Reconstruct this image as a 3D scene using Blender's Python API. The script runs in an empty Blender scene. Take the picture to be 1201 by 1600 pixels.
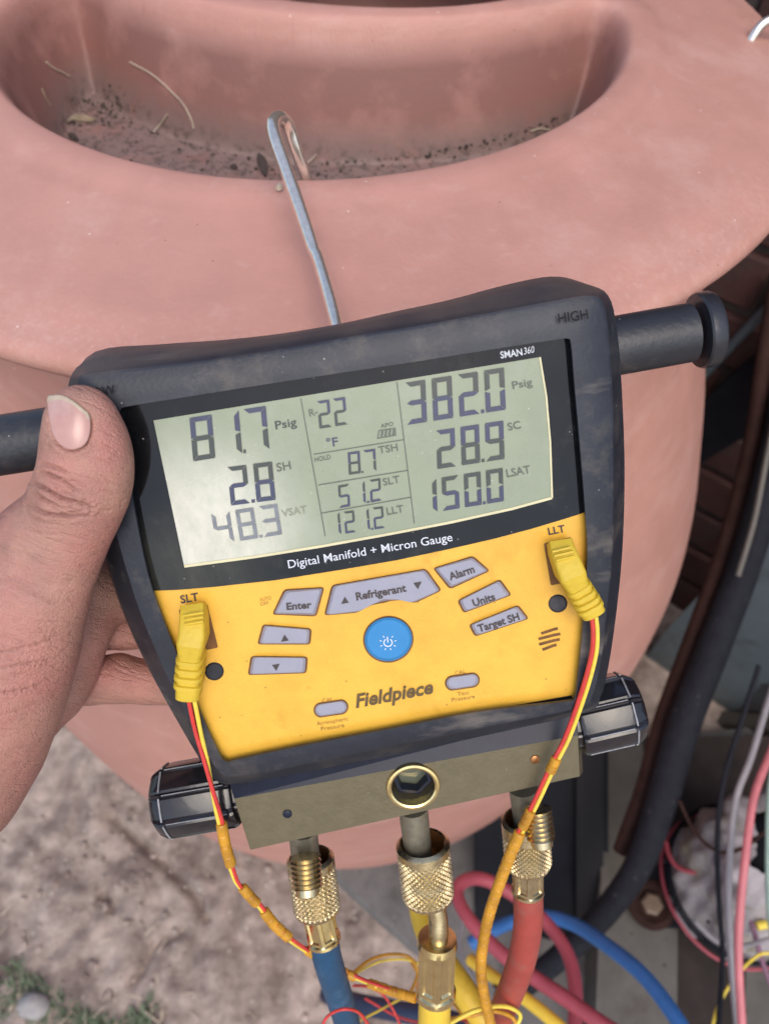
import bpy, bmesh, math, random
import numpy as np
from mathutils import Vector, Matrix
from mathutils.geometry import tessellate_polygon
from mathutils.bvhtree import BVHTree

random.seed(7)
rng = np.random.default_rng(7)
scene = bpy.context.scene
COL = scene.collection

# ------------------------------------------------------------------ camera
FPX = 1213.0
CX, CY = 600.5, 800.0
PITCH, ROLL = math.radians(53.0), math.radians(0.6)
CAM = Vector((0.047, -0.484, 0.195))
FW = Vector((0, math.cos(PITCH), -math.sin(PITCH)))
_r = Vector((1, 0, 0)); _u = _r.cross(FW)
RT = _r * math.cos(ROLL) + _u * math.sin(ROLL)
UP = -_r * math.sin(ROLL) + _u * math.cos(ROLL)

cam_data = bpy.data.cameras.new('camera')
cam = bpy.data.objects.new('camera', cam_data); COL.objects.link(cam)
cam.matrix_world = Matrix((
    (RT.x, UP.x, -FW.x, CAM.x), (RT.y, UP.y, -FW.y, CAM.y),
    (RT.z, UP.z, -FW.z, CAM.z), (0, 0, 0, 1)))
cam_data.sensor_fit = 'VERTICAL'; cam_data.sensor_height = 36; cam_data.sensor_width = 27
cam_data.lens = FPX / 1600 * 36
cam_data.clip_start = 0.01; cam_data.clip_end = 200
cam_data.dof.use_dof = True; cam_data.dof.focus_distance = 0.245
cam_data.dof.aperture_fstop = 13.0
scene.camera = cam

# ------------------------------------------------------------------ light
SUN_EL, SUN_AZ = math.radians(54), math.radians(172)      # azimuth measured from +Y towards +X
SUN = Vector((math.sin(SUN_AZ) * math.cos(SUN_EL), math.cos(SUN_AZ) * math.cos(SUN_EL), math.sin(SUN_EL)))
world = bpy.data.worlds.new('World'); scene.world = world; world.use_nodes = True
wn = world.node_tree; wn.nodes.clear()
sky = wn.nodes.new('ShaderNodeTexSky'); sky.sky_type = 'NISHITA'; sky.sun_disc = False
sky.sun_elevation = SUN_EL; sky.sun_rotation = SUN_AZ
sky.air_density = 1.0; sky.dust_density = 3.0; sky.ozone_density = 1.0
bg = wn.nodes.new('ShaderNodeBackground'); bg.inputs[1].default_value = 0.15
wo = wn.nodes.new('ShaderNodeOutputWorld')
wn.links.new(sky.outputs[0], bg.inputs[0]); wn.links.new(bg.outputs[0], wo.inputs[0])
sl = bpy.data.lights.new('sun', 'SUN'); sl.energy = 0.75; sl.angle = math.radians(42); sl.color = (1.0, 0.93, 0.83)
so = bpy.data.objects.new('sun', sl); COL.objects.link(so)
so.rotation_euler = SUN.to_track_quat('Z', 'Y').to_euler(); so.location = (0, -2, 4)

scene.view_settings.view_transform = 'Standard'; scene.view_settings.look = 'None'
scene.view_settings.gamma = 1; scene.view_settings.exposure = 0.55
scene.render.engine = 'CYCLES'
scene.render.resolution_x = 768; scene.render.resolution_y = 1024

# ------------------------------------------------------------------ coordinates
def ray(px, py):
    return FW + RT * ((px - CX) / FPX) - UP * ((py - CY) / FPX)
def W(px, py, d):
    """point of the place seen at (px, py) of the photograph, d metres ahead of the lens"""
    return CAM + ray(px, py) * d
def Z(px, py, z):
    r = ray(px, py); return CAM + r * ((z - CAM.z) / r.z)
def L(d):            # metres per photo pixel at depth d
    return d / FPX

# instrument frame: tilted so that the bottom recedes
A_, T_ = math.radians(9.0), math.radians(18.0)
ex = RT * math.cos(A_) + UP * math.sin(A_)
_ey = -RT * math.sin(A_) + UP * math.cos(A_)
ey = _ey * math.cos(T_) - FW * math.sin(T_)
ez = ex.cross(ey)
DO = W(570, 860, 0.236)
DM = Matrix(((ex.x, ey.x, ez.x, DO.x), (ex.y, ey.y, ez.y, DO.y), (ex.z, ey.z, ez.z, DO.z), (0, 0, 0, 1)))
def D(px, py, z=0.0):
    """point on the instrument's plane lifted z metres over its face"""
    r = ray(px, py); t = ((DO + ez * z) - CAM).dot(ez) / r.dot(ez); return CAM + r * t

# ------------------------------------------------------------------ helpers
def empty(name, loc, label, cat, group=None, M=None):
    o = bpy.data.objects.new(name, None); COL.objects.link(o)
    o.empty_display_size = 0.02
    if M is not None: o.matrix_world = M
    else: o.matrix_world = Matrix.Translation(Vector(loc))
    o['label'] = label; o['category'] = cat
    if group: o['group'] = group
    MW[o.name] = o.matrix_world.copy()
    return o
MW = {}
def wm(o):
    return MW.get(o.name, Matrix.Identity(4)) if o else Matrix.Identity(4)
def tag(o, label=None, cat=None, group=None, kind=None):
    if label: o['label'] = label
    if cat: o['category'] = cat
    if group: o['group'] = group
    if kind: o['kind'] = kind
    return o
def mk(name, verts, faces, mat, parent=None, smooth=35, origin=None):
    """one mesh object from world-space vertices; origin: where a top-level mesh has its base"""
    me = bpy.data.meshes.new(name)
    if parent is not None: Mi = wm(parent).inverted()
    elif origin is not None: Mi = Matrix.Translation(-Vector(origin))
    else: Mi = Matrix.Identity(4)
    v = np.array([tuple(p) for p in verts], float) if not isinstance(verts, np.ndarray) else verts
    R = np.array(Mi)[:3, :3]; t = np.array(Mi)[:3, 3]
    v = v @ R.T + t
    me.from_pydata(v.tolist(), [], faces if isinstance(faces, list) else faces.tolist())
    me.validate(); me.update()
    bm = bmesh.new(); bm.from_mesh(me); bmesh.ops.recalc_face_normals(bm, faces=bm.faces); bm.to_mesh(me); bm.free()
    o = bpy.data.objects.new(name, me); COL.objects.link(o)
    if mat:
        for m in (mat if isinstance(mat, (list, tuple)) else [mat]): me.materials.append(m)
    if smooth:
        me.shade_smooth()
        if smooth < 180: me.set_sharp_from_angle(angle=math.radians(smooth))
    if parent is not None:
        o.parent = parent
        MW[o.name] = wm(parent).copy()
    elif origin is not None:
        o.location = Vector(origin); MW[o.name] = Matrix.Translation(Vector(origin))
    return o
class MB:
    def __init__(s): s.v = []; s.f = []
    def add(s, v, f):
        b = len(s.v); s.v += [Vector(p) for p in v]; s.f += [[i + b for i in q] for q in f]; return s
    def build(s, name, mat, parent=None, smooth=35, origin=None):
        return mk(name, s.v, s.f, mat, parent, smooth, origin)
def crom(pts, n=8, closed=False):
    P = [Vector(p) for p in pts]; out = []
    N = len(P); rngN = N if closed else N - 1
    for i in range(rngN):
        if closed: a, b, c, d = P[i - 1], P[i], P[(i + 1) % N], P[(i + 2) % N]
        else:
            b, c = P[i], P[i + 1]; a = P[i - 1] if i else b * 2 - c; d = P[i + 2] if i + 2 < N else c * 2 - b
        for k in range(n):
            t = k / n
            out.append(0.5 * ((2 * b) + (c - a) * t + (2 * a - 5 * b + 4 * c - d) * t * t + (3 * b - a - 3 * c + d) * t ** 3))
    if not closed: out.append(P[-1].copy())
    return out
def tube(pts, r, n=12, caps=True, smoothn=8):
    """swept tube; r a number or one radius per control point. Returns verts, faces"""
    P = crom(pts, smoothn) if smoothn else [Vector(p) for p in pts]
    if isinstance(r, (int, float)): R = [r] * len(P)
    else:
        R = [x[0] for x in crom([(q, 0, 0) for q in r], smoothn)] if smoothn else list(r)
    v, f = [], []
    t0 = (P[1] - P[0]).normalized()
    a = t0.orthogonal().normalized()
    for i, p in enumerate(P):
        t = (P[min(i + 1, len(P) - 1)] - P[max(i - 1, 0)]).normalized()
        a = (a - t * a.dot(t)).normalized(); b = t.cross(a)
        for k in range(n):
            w = 2 * math.pi * k / n
            v.append(p + (a * math.cos(w) + b * math.sin(w)) * R[i])
    for i in range(len(P) - 1):
        for k in range(n):
            f.append([i * n + k, i * n + (k + 1) % n, (i + 1) * n + (k + 1) % n, (i + 1) * n + k])
    if caps:
        f.append(list(range(n))[::-1]); f.append([(len(P) - 1) * n + k for k in range(n)])
    return v, f
def lathe(p0, axis, prof, n=32, fn=None, ref=None, caps=True):
    """profile [(t, r)] turned round axis from p0; fn(theta, t, r) -> r"""
    p0 = Vector(p0); ax = Vector(axis).normalized()
    a = (Vector(ref) - ax * Vector(ref).dot(ax)).normalized() if ref is not None else ax.orthogonal().normalized()
    b = ax.cross(a); v, f = [], []
    for (t, r) in prof:
        for k in range(n):
            w = 2 * math.pi * k / n; rr = fn(w, t, r) if fn else r
            v.append(p0 + ax * t + (a * math.cos(w) + b * math.sin(w)) * rr)
    for i in range(len(prof) - 1):
        for k in range(n):
            f.append([i * n + k, i * n + (k + 1) % n, (i + 1) * n + (k + 1) % n, (i + 1) * n + k])
    if caps:
        f.append(list(range(n))[::-1]); f.append([(len(prof) - 1) * n + k for k in range(n)])
    return v, f
def box8(c):
    return list(c), [[0, 3, 2, 1], [4, 5, 6, 7], [0, 1, 5, 4], [1, 2, 6, 5], [2, 3, 7, 6], [3, 0, 4, 7]]
def loft(rings, caps=True):
    n = len(rings[0]); v = [Vector(p) for r in rings for p in r]; f = []
    for i in range(len(rings) - 1):
        for k in range(n):
            f.append([i * n + k, i * n + (k + 1) % n, (i + 1) * n + (k + 1) % n, (i + 1) * n + k])
    if caps:
        for base, idx in ((0, rings[0]), ((len(rings) - 1) * n, rings[-1])):
            for tri in tessellate_polygon([[Vector(p) for p in idx]]):
                f.append([base + i for i in tri])
    return v, f
def plate(poly, z0, z1, ch=0.0, fn=D):
    """prism over a pixel outline on the instrument from height z0 to z1 with a chamfer of ch px"""
    cx = sum(p[0] for p in poly) / len(poly); cy = sum(p[1] for p in poly) / len(poly)
    def ins(p, c):
        d = math.hypot(p[0] - cx, p[1] - cy); k = max(0.0, 1 - c / d); return (cx + (p[0] - cx) * k, cy + (p[1] - cy) * k)
    rings = [[fn(p[0], p[1], z0) for p in poly]]
    if ch:
        h = (z1 - z0)
        rings += [[fn(p[0], p[1], z1 - h * .35) for p in poly], [fn(*ins(p, ch), z1) for p in poly]]
    else: rings.append([fn(p[0], p[1], z1) for p in poly])
    return loft(rings)
def rounded(poly, r, n=4):
    """round the corners of a pixel polygon"""
    out = []
    N = len(poly)
    for i in range(N):
        p = Vector(poly[i] + (0,)) if len(poly[i]) == 2 else Vector(poly[i])
        a = Vector((*poly[i - 1], 0)); b = Vector((*poly[(i + 1) % N], 0))
        ra = min(r, (a - p).length * .45); rb = min(r, (b - p).length * .45)
        s = p + (a - p).normalized() * ra; e = p + (b - p).normalized() * rb
        for k in range(n + 1):
            t = k / n; q = s * (1 - t) ** 2 + p * 2 * t * (1 - t) + e * t * t
            out.append((q.x, q.y))
    return out
def ribbon(pts, w, z, fn=D):
    """flat strip w px wide along a pixel path at height z"""
    v, f = [], []
    for i, p in enumerate(pts):
        a = pts[max(i - 1, 0)]; b = pts[min(i + 1, len(pts) - 1)]
        dx, dy = b[0] - a[0], b[1] - a[1]; l = math.hypot(dx, dy); nx, ny = -dy / l * w / 2, dx / l * w / 2
        v += [fn(p[0] + nx, p[1] + ny, z), fn(p[0] - nx, p[1] - ny, z)]
        if i: f.append([2 * i - 2, 2 * i - 1, 2 * i + 1, 2 * i])
    return v, f
_tc = {}
def glyphs(text, bold=0.0):
    key = (text, bold)
    if key in _tc: return _tc[key]
    cu = bpy.data.curves.new('lettering', 'FONT'); cu.body = text; cu.size = 1.0; cu.offset = bold; cu.resolution_u = 3
    o = bpy.data.objects.new('lettering', cu); COL.objects.link(o)
    dg = bpy.context.evaluated_depsgraph_get(); me = bpy.data.meshes.new_from_object(o.evaluated_get(dg))
    v = np.array([p.co[:] for p in me.vertices]); f = [list(p.vertices) for p in me.polygons]
    bpy.data.objects.remove(o); bpy.data.curves.remove(cu); bpy.data.meshes.remove(me)
    _tc[key] = (v, f); return v, f
CAP = None
def letter(text, a, b, cap, z, bold=0.0, shear=0.0, fn=D):
    """text laid from baseline-left pixel a to baseline-right pixel b with capitals cap px tall"""
    global CAP
    if CAP is None: CAP = glyphs('H')[0][:, 1].max()
    v, f = glyphs(text, bold)
    x0, x1 = v[:, 0].min(), v[:, 0].max()
    dx, dy = b[0] - a[0], b[1] - a[1]; l = math.hypot(dx, dy); ux, uy = dx / l, dy / l
    vx, vy = uy, -ux                       # image 'up' of the line
    out = []
    for p in v:
        s = (p[0] - x0) / (x1 - x0) * l; h = p[1] / CAP * cap; s += shear * h
        out.append(fn(a[0] + ux * s + vx * h, a[1] + uy * s + vy * h, z))
    return out, f

# ------------------------------------------------------------------ materials
def mat(name, col, rough=0.5, metal=0.0, var=0.12, vs=60.0, bump=0.0, bs=300.0, coat=0.0, spec=0.5,
        col2=None, c2s=25.0, c2lo=0.5, c2hi=0.65, specks=None, sss=0.0, stretch=None, rvar=0.0):
    m = bpy.data.materials.new(name); m.use_nodes = True
    nt = m.node_tree; N = nt.nodes; Lk = nt.links.new
    b = N['Principled BSDF']
    tc = N.new('ShaderNodeTexCoord'); src = tc.outputs['Object']
    if stretch:
        mp = N.new('ShaderNodeMapping'); mp.inputs['Scale'].default_value = stretch; Lk(src, mp.inputs[0]); src2 = mp.outputs[0]
    else: src2 = src
    n1 = N.new('ShaderNodeTexNoise'); n1.inputs['Scale'].default_value = vs; n1.inputs['Detail'].default_value = 6; n1.inputs['Roughness'].default_value = 0.62
    Lk(src, n1.inputs['Vector'])
    r1 = N.new('ShaderNodeMapRange'); r1.inputs[1].default_value = 0.3; r1.inputs[2].default_value = 0.7
    r1.inputs[3].default_value = 1 - var; r1.inputs[4].default_value = 1 + var
    Lk(n1.outputs[0], r1.inputs[0])
    mx = N.new('ShaderNodeMix'); mx.data_type = 'RGBA'; mx.blend_type = 'MULTIPLY'; mx.inputs[0].default_value = 1
    mx.inputs[6].default_value = (*col, 1); Lk(r1.outputs[0], mx.inputs[7])
    out = mx.outputs[2]
    def over(fac, c):
        nonlocal out
        k = N.new('ShaderNodeMix'); k.data_type = 'RGBA'; Lk(fac, k.inputs[0]); Lk(out, k.inputs[6]); k.inputs[7].default_value = (*c, 1); out = k.outputs[2]
    if col2:
        n2 = N.new('ShaderNodeTexNoise'); n2.inputs['Scale'].default_value = c2s; n2.inputs['Detail'].default_value = 8; n2.inputs['Roughness'].default_value = 0.7
        Lk(src2, n2.inputs['Vector'])
        r2 = N.new('ShaderNodeMapRange'); r2.inputs[1].default_value = c2lo; r2.inputs[2].default_value = c2hi; Lk(n2.outputs[0], r2.inputs[0])
        over(r2.outputs[0], col2)
    if specks:                      # (colour, scale, size)
        for (sc, ss, sz) in specks:
            vo = N.new('ShaderNodeTexVoronoi'); vo.inputs['Scale'].default_value = ss; Lk(src, vo.inputs['Vector'])
            nn = N.new('ShaderNodeTexWhiteNoise'); Lk(vo.outputs['Color'], nn.inputs[0])
            sub = N.new('ShaderNodeMath'); sub.operation = 'MULTIPLY'; Lk(nn.outputs[0], sub.inputs[0]); sub.inputs[1].default_value = sz
            lt = N.new('ShaderNodeMath'); lt.operation = 'LESS_THAN'; Lk(vo.outputs['Distance'], lt.inputs[0]); Lk(sub.outputs[0], lt.inputs[1])
            gt = N.new('ShaderNodeMath'); gt.operation = 'GREATER_THAN'; Lk(nn.outputs[0], gt.inputs[0]); gt.inputs[1].default_value = 0.8
            ml = N.new('ShaderNodeMath'); ml.operation = 'MULTIPLY'; Lk(lt.outputs[0], ml.inputs[0]); Lk(gt.outputs[0], ml.inputs[1])
            m2 = N.new('ShaderNodeMath'); m2.operation = 'MULTIPLY'; Lk(ml.outputs[0], m2.inputs[0]); m2.inputs[1].default_value = 0.75
            over(m2.outputs[0], sc)
    Lk(out, b.inputs['Base Color'])
    b.inputs['Roughness'].default_value = rough; b.inputs['Metallic'].default_value = metal
    if rvar:
        rr = N.new('ShaderNodeMapRange'); rr.inputs[1].default_value = .3; rr.inputs[2].default_value = .7
        rr.inputs[3].default_value = max(0.02, rough - rvar); rr.inputs[4].default_value = min(1, rough + rvar)
        Lk(n1.outputs[0], rr.inputs[0]); Lk(rr.outputs[0], b.inputs['Roughness'])
    b.inputs['Coat Weight'].default_value = coat; b.inputs['Coat Roughness'].default_value = 0.06; b.inputs['Coat IOR'].default_value = 1.30
    b.inputs['Specular IOR Level'].default_value = spec
    if sss:
        b.inputs['Subsurface Weight'].default_value = sss; b.inputs['Subsurface Radius'].default_value = (1.0, .35, .2); b.inputs['Subsurface Scale'].default_value = 0.004
    if bump:
        n3 = N.new('ShaderNodeTexNoise'); n3.inputs['Scale'].default_value = bs; n3.inputs['Detail'].default_value = 5
        Lk(src, n3.inputs['Vector'])
        bp = N.new('ShaderNodeBump'); bp.inputs['Strength'].default_value = bump; bp.inputs['Distance'].default_value = 0.001
        Lk(n3.outputs[0], bp.inputs['Height']); Lk(bp.outputs[0], b.inputs['Normal'])
    return m
M = {}
def addmix(m, fac_builder, colr):
    """lay one more colour over a material's base colour; fac_builder(nodes, link, objectcoord) -> factor socket"""
    nt = m.node_tree; b = nt.nodes['Principled BSDF']; Lk = nt.links.new
    src = b.inputs['Base Color'].links[0].from_socket
    tc = [n for n in nt.nodes if n.type == 'TEX_COORD'][0].outputs['Object']
    k = nt.nodes.new('ShaderNodeMix'); k.data_type = 'RGBA'
    Lk(fac_builder(nt.nodes, Lk, tc), k.inputs[0]); Lk(src, k.inputs[6]); k.inputs[7].default_value = (*colr, 1)
    Lk(k.outputs[2], b.inputs['Base Color'])
def noise_fac(scale, lo, hi, stretch=(1, 1, 1), amt=1.0, detail=6, rough=.6):
    def f(N, Lk, tc):
        mp = N.new('ShaderNodeMapping'); mp.inputs['Scale'].default_value = stretch; Lk(tc, mp.inputs[0])
        n = N.new('ShaderNodeTexNoise'); n.inputs['Scale'].default_value = scale; n.inputs['Detail'].default_value = detail; n.inputs['Roughness'].default_value = rough
        Lk(mp.outputs[0], n.inputs['Vector'])
        r = N.new('ShaderNodeMapRange'); r.inputs[1].default_value = lo; r.inputs[2].default_value = hi; r.inputs[4].default_value = amt
        Lk(n.outputs[0], r.inputs[0]); return r.outputs[0]
    return f
def height_noise_fac(axis, a, b, scale, amt=1.0, lo=.35, hi=.65):
    """a factor that grows from coordinate a to b along an axis, broken up by noise (settled dirt)"""
    def f(N, Lk, tc):
        s = N.new('ShaderNodeSeparateXYZ'); Lk(tc, s.inputs[0])
        r = N.new('ShaderNodeMapRange'); r.inputs[1].default_value = a; r.inputs[2].default_value = b; Lk(s.outputs[axis], r.inputs[0])
        g = noise_fac(scale, lo, hi, amt=amt)(N, Lk, tc)
        m = N.new('ShaderNodeMath'); m.operation = 'MULTIPLY'; Lk(r.outputs[0], m.inputs[0]); Lk(g, m.inputs[1]); return m.outputs[0]
    return f

M['terracotta'] = mat('terracotta plastic', (0.50, 0.255, 0.205), 0.62, var=.06, vs=35, bump=.25, bs=420, col2=(0.56, 0.33, 0.28), c2s=16, c2lo=.5, c2hi=.75,
                      specks=[((0.72, .54, .50), 120, 0.075), ((0.25, .10, .07), 150, .07)], stretch=(1, 1, 2.5), rvar=.08)
addmix(M['terracotta'], noise_fac(70, .60, .74, (1, 1, 6), .22), (0.64, .42, .38))
addmix(M['terracotta'], noise_fac(9, .58, .72, (1, 1, 1), .3), (0.36, .17, .13))
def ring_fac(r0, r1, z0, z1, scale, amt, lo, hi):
    '''noise inside the radii r0 > r > r1 of the barrel's axis and below/above a height band: painted shade, dirt and wear'''
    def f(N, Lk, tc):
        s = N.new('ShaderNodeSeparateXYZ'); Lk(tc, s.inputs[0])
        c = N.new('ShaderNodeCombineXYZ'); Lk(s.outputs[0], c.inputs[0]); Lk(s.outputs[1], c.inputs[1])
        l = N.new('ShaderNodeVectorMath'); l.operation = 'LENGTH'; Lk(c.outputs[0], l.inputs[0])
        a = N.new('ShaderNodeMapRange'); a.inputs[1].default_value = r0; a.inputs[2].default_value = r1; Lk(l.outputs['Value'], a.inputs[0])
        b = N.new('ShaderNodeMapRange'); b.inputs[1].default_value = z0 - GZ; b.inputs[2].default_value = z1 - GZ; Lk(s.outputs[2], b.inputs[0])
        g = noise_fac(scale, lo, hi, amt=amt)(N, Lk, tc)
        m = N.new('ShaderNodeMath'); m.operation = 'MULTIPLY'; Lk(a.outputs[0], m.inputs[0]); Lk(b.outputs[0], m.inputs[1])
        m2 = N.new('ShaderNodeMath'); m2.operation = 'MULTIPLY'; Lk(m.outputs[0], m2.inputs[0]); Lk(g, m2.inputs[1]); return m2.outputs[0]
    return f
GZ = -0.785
addmix(M['terracotta'], ring_fac(.200, .195, .016, .002, 26, .92, .10, .50), (.235, .108, .088))  # shade inside the pocket painted into the wall colour, broken up by noise
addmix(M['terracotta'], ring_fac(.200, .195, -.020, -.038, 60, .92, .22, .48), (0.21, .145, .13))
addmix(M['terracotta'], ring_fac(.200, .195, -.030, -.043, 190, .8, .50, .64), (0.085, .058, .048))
addmix(M['terracotta'], ring_fac(.245, .268, -.05, -.03, 360, .26, .50, .68), (.64, .43, .38))
M['boot'] = mat('black rubber', (0.024, 0.028, 0.039), 0.46, var=.2, vs=90, bump=.10, bs=900, col2=(0.085, .075, .066), c2s=45, c2lo=.52, c2hi=.72, spec=.4,
                specks=[((.35, .33, .3), 260, .07)])
M['black'] = mat('black plastic', (0.022, 0.023, 0.028), 0.3, var=.2, bump=.12, bs=600, specks=[((.2, .19, .18), 300, .08)], spec=.6)
M['handle'] = mat('dusty black plastic', (0.024, 0.026, 0.032), 0.42, var=.2, bump=.2, bs=500, specks=[((.3, .29, .27), 330, .12)], col2=(.075, .068, .058), c2s=60, c2lo=.55, c2hi=.75)
M['knob'] = mat('shiny black knob plastic', (0.012, 0.012, 0.016), 0.13, var=.2, bump=.08, bs=300, coat=.5)
M['knob_edge_highlight'] = mat('pale edge highlight', (.27, .28, .30), .3, var=.2, vs=400)  # pale colour standing in for highlights on the knob ridges
M['window'] = mat('smoked display window', (0.004, 0.005, 0.006), 0.12, spec=.15, var=.5, vs=60, bump=.03, bs=200, coat=1.0, col2=(.03, .03, .026), c2s=90, c2lo=.55, c2hi=.8, rvar=.06,
                  specks=[((.22, .21, .18), 420, .12)])
M['lcd'] = mat('liquid crystal glass', (0.245, 0.285, 0.185), 0.28, var=.06, vs=50, coat=1.0, col2=(.285, .32, .235), c2s=70, c2lo=.5, c2hi=.75, rvar=.05, specks=[((.5, .5, .42), 420, .09)])
def glare_scuff(m, cx, cy, r, rough):  # scuffed, more reflective coat patch that brings up the screen's glare
    nt = m.node_tree; N = nt.nodes; Lk = nt.links.new; b = N['Principled BSDF']
    tc = [n for n in N if n.type == 'TEX_COORD'][0].outputs['Object']
    vs_ = N.new('ShaderNodeVectorMath'); vs_.operation = 'DISTANCE'; Lk(tc, vs_.inputs[0]); vs_.inputs[1].default_value = (cx, cy, 0)
    a = N.new('ShaderNodeMapRange'); a.interpolation_type = 'SMOOTHSTEP'; a.inputs[1].default_value = r; a.inputs[2].default_value = r * .25; Lk(vs_.outputs['Value'], a.inputs[0])
    g = noise_fac(70, .15, .6, detail=9, rough=.75)(N, Lk, tc)
    m_ = N.new('ShaderNodeMath'); m_.operation = 'MULTIPLY'; Lk(a.outputs[0], m_.inputs[0]); Lk(g, m_.inputs[1])
    o = N.new('ShaderNodeMapRange'); o.inputs[3].default_value = .05; o.inputs[4].default_value = rough; Lk(m_.outputs[0], o.inputs[0])
    Lk(o.outputs[0], b.inputs['Coat Roughness'])
    c = N.new('ShaderNodeMapRange'); c.inputs[3].default_value = 1.38; c.inputs[4].default_value = 2.3; Lk(m_.outputs[0], c.inputs[0]); Lk(c.outputs[0], b.inputs['Coat IOR'])
for q in ('lcd', 'seg_grey_', 'seg_pale_', 'lcd_print_pale_'):
    if q in M: glare_scuff(M[q], -.047, .012, .040, .40)
def glare_wear_fac(cx, cy, r, amt):
    def f(N, Lk, tc):
        d = N.new('ShaderNodeVectorMath'); d.operation = 'DISTANCE'; Lk(tc, d.inputs[0]); d.inputs[1].default_value = (cx, cy, 0)
        a = N.new('ShaderNodeMapRange'); a.interpolation_type = 'SMOOTHSTEP'; a.inputs[1].default_value = r; a.inputs[2].default_value = r * .2; Lk(d.outputs['Value'], a.inputs[0])
        g = noise_fac(90, .15, .60, (1, .5, 1), detail=9, rough=.75, amt=amt)(N, Lk, tc)
        m = N.new('ShaderNodeMath'); m.operation = 'MULTIPLY'; Lk(a.outputs[0], m.inputs[0]); Lk(g, m.inputs[1]); return m.outputs[0]
    return f
addmix(M['lcd'], glare_wear_fac(-.047, .012, .040, .80), (.66, .63, .50))  # glare at the screen's lower left painted as a pale haze over scuffs
addmix(M['window'], glare_wear_fac(-.052, .000, .030, .30), (.12, .115, .085))
M['lcd_frame'] = mat('cream display edge', (.62, .58, .36), .4)
M['seg_grey'] = mat('grey segment', (.034, .042, .033), .3, var=.15, vs=500, coat=1.0)
M['seg_blue'] = mat('blue segment', (.030, .036, .080), .3, var=.15, vs=500, coat=1.0)
M['seg_pale'] = mat('faint segment', (.17, .185, .20), .3, var=.2, vs=500, coat=1.0)  # digits washed out by glare, paled in their own colour
M['lcd_print'] = mat('display lettering', (.085, .10, .07), .3, coat=1.0)
M['lcd_print_pale'] = mat('faint display lettering', (.21, .23, .16), .3, coat=1.0)
M['yellow'] = mat('yellow plastic', (0.80, 0.46, 0.055), 0.38, var=.045, vs=45, bump=.1, bs=900, col2=(.70, .36, .03), c2s=32, c2lo=.55, c2hi=.85,
                  specks=[((.30, .16, .03), 240, .085)])
addmix(M['yellow'], noise_fac(130, .66, .76, (1, 1, 1), .55), (.40, .20, .03))
addmix(M['yellow'], noise_fac(20, .44, .68, (1, 1, 1), .62, 8, .7), (.56, .29, .03))
addmix(M['yellow'], noise_fac(75, .58, .74, (1, .6, 1), .5, 8, .7), (.50, .25, .025))
M['grime'] = mat('brown grime', (.17, .075, .022), .7, var=.4, vs=150)
M['button'] = mat('grey button', (.30, .305, .375), .5, var=.05, vs=120, col2=(.22, .21, .23), c2s=120, c2lo=.58, c2hi=.78)
M['blue_button'] = mat('blue button', (.028, .22, .50), .42, var=.05, vs=100)
M['white_print'] = mat('white print', (.62, .66, .72), .5, var=.1)
M['dark_print'] = mat('dark print', (.055, .045, .045), .6, var=.25, vs=500)
M['brown_print'] = mat('brown print', (.115, .075, .028), .6, var=.25, vs=500)
M['worn_print'] = mat('worn print', (.36, .20, .045), .6, var=.4, vs=600)
M['emboss'] = mat('embossed lettering', (.010, .010, .012), .7, spec=.2)
M['block'] = mat('olive anodised metal', (.150, .128, .076), 0.44, metal=.3, var=.10, vs=220, bump=.15, bs=900, specks=[((.35, .32, .24), 330, .09)])
M['block_edge'] = mat('dark anodised metal', (.014, .018, .034), 0.36, metal=.0, spec=.25, var=.15, vs=200)
M['brass'] = mat('brass', (.66, .54, .32), .28, metal=1.0, var=.12, vs=300, bump=.06, bs=900, col2=(.48, .36, .19), c2s=150, c2lo=.56, c2hi=.8, rvar=.08)
M['gold'] = mat('bright brass', (.82, .65, .32), .22, metal=1.0, var=.12, vs=300, bump=.05)
M['copper'] = mat('copper brown', (.42, .2, .08), .4, metal=.9, var=.2, vs=200)
M['stub'] = mat('dull plated brass', (.26, .24, .18), .40, metal=.6, var=.2, vs=250, bump=.1)
M['steel'] = mat('steel wire', (.93, .84, .73), .20, metal=.85, var=.10, vs=400, bump=.04, bs=700)
M['glass'] = mat('sight glass', (.10, .115, .085), .06, var=.2, coat=1.0)
M['plug'] = mat('yellow rubber', (.62, .44, .035), .5, var=.10, vs=120, bump=.2, bs=700, col2=(.42, .30, .04), c2s=120, c2lo=.55, c2hi=.8)
M['wire_red'] = mat('red wire', (.60, .05, .045), .42, var=.15, vs=200)
M['wire_yellow'] = mat('yellow wire', (.80, .62, .08), .42, var=.12, vs=200)
M['wrap'] = mat('orange wrap', (.55, .27, .022), .42, var=.25, vs=150, bump=.3, bs=400, col2=(.33, .14, .015), c2s=140, c2lo=.52, c2hi=.72)
M['hose_blue'] = mat('blue hose', (.012, .070, .155), .5, var=.15, vs=120, bump=.2, bs=500, col2=(.05, .12, .22), c2s=70)
M['hose_yellow'] = mat('yellow hose', (.76, .52, .05), .46, var=.1, vs=90, bump=.2, bs=500, col2=(.55, .36, .05), c2s=80, c2lo=.58, c2hi=.75)
M['hose_red'] = mat('red hose', (.36, .06, .046), .5, var=.15, vs=90, bump=.2, bs=500, col2=(.30, .10, .08), c2s=60)
M['hose_red_far'] = mat('dusty red hose', (.34, .06, .085), .55, var=.12)
M['hose_blue_far'] = mat('bright blue hose', (.03, .145, .42), .5, var=.12)
M['hose_navy'] = mat('navy hose', (.018, .028, .065), .5, var=.15)
M['skin'] = mat('skin', (0.405, 0.215, 0.165), 0.44, var=.16, vs=130, bump=.22, bs=1500, sss=.05, col2=(.41, .175, .145), c2s=38, c2lo=.46, c2hi=.66, rvar=.08)
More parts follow.
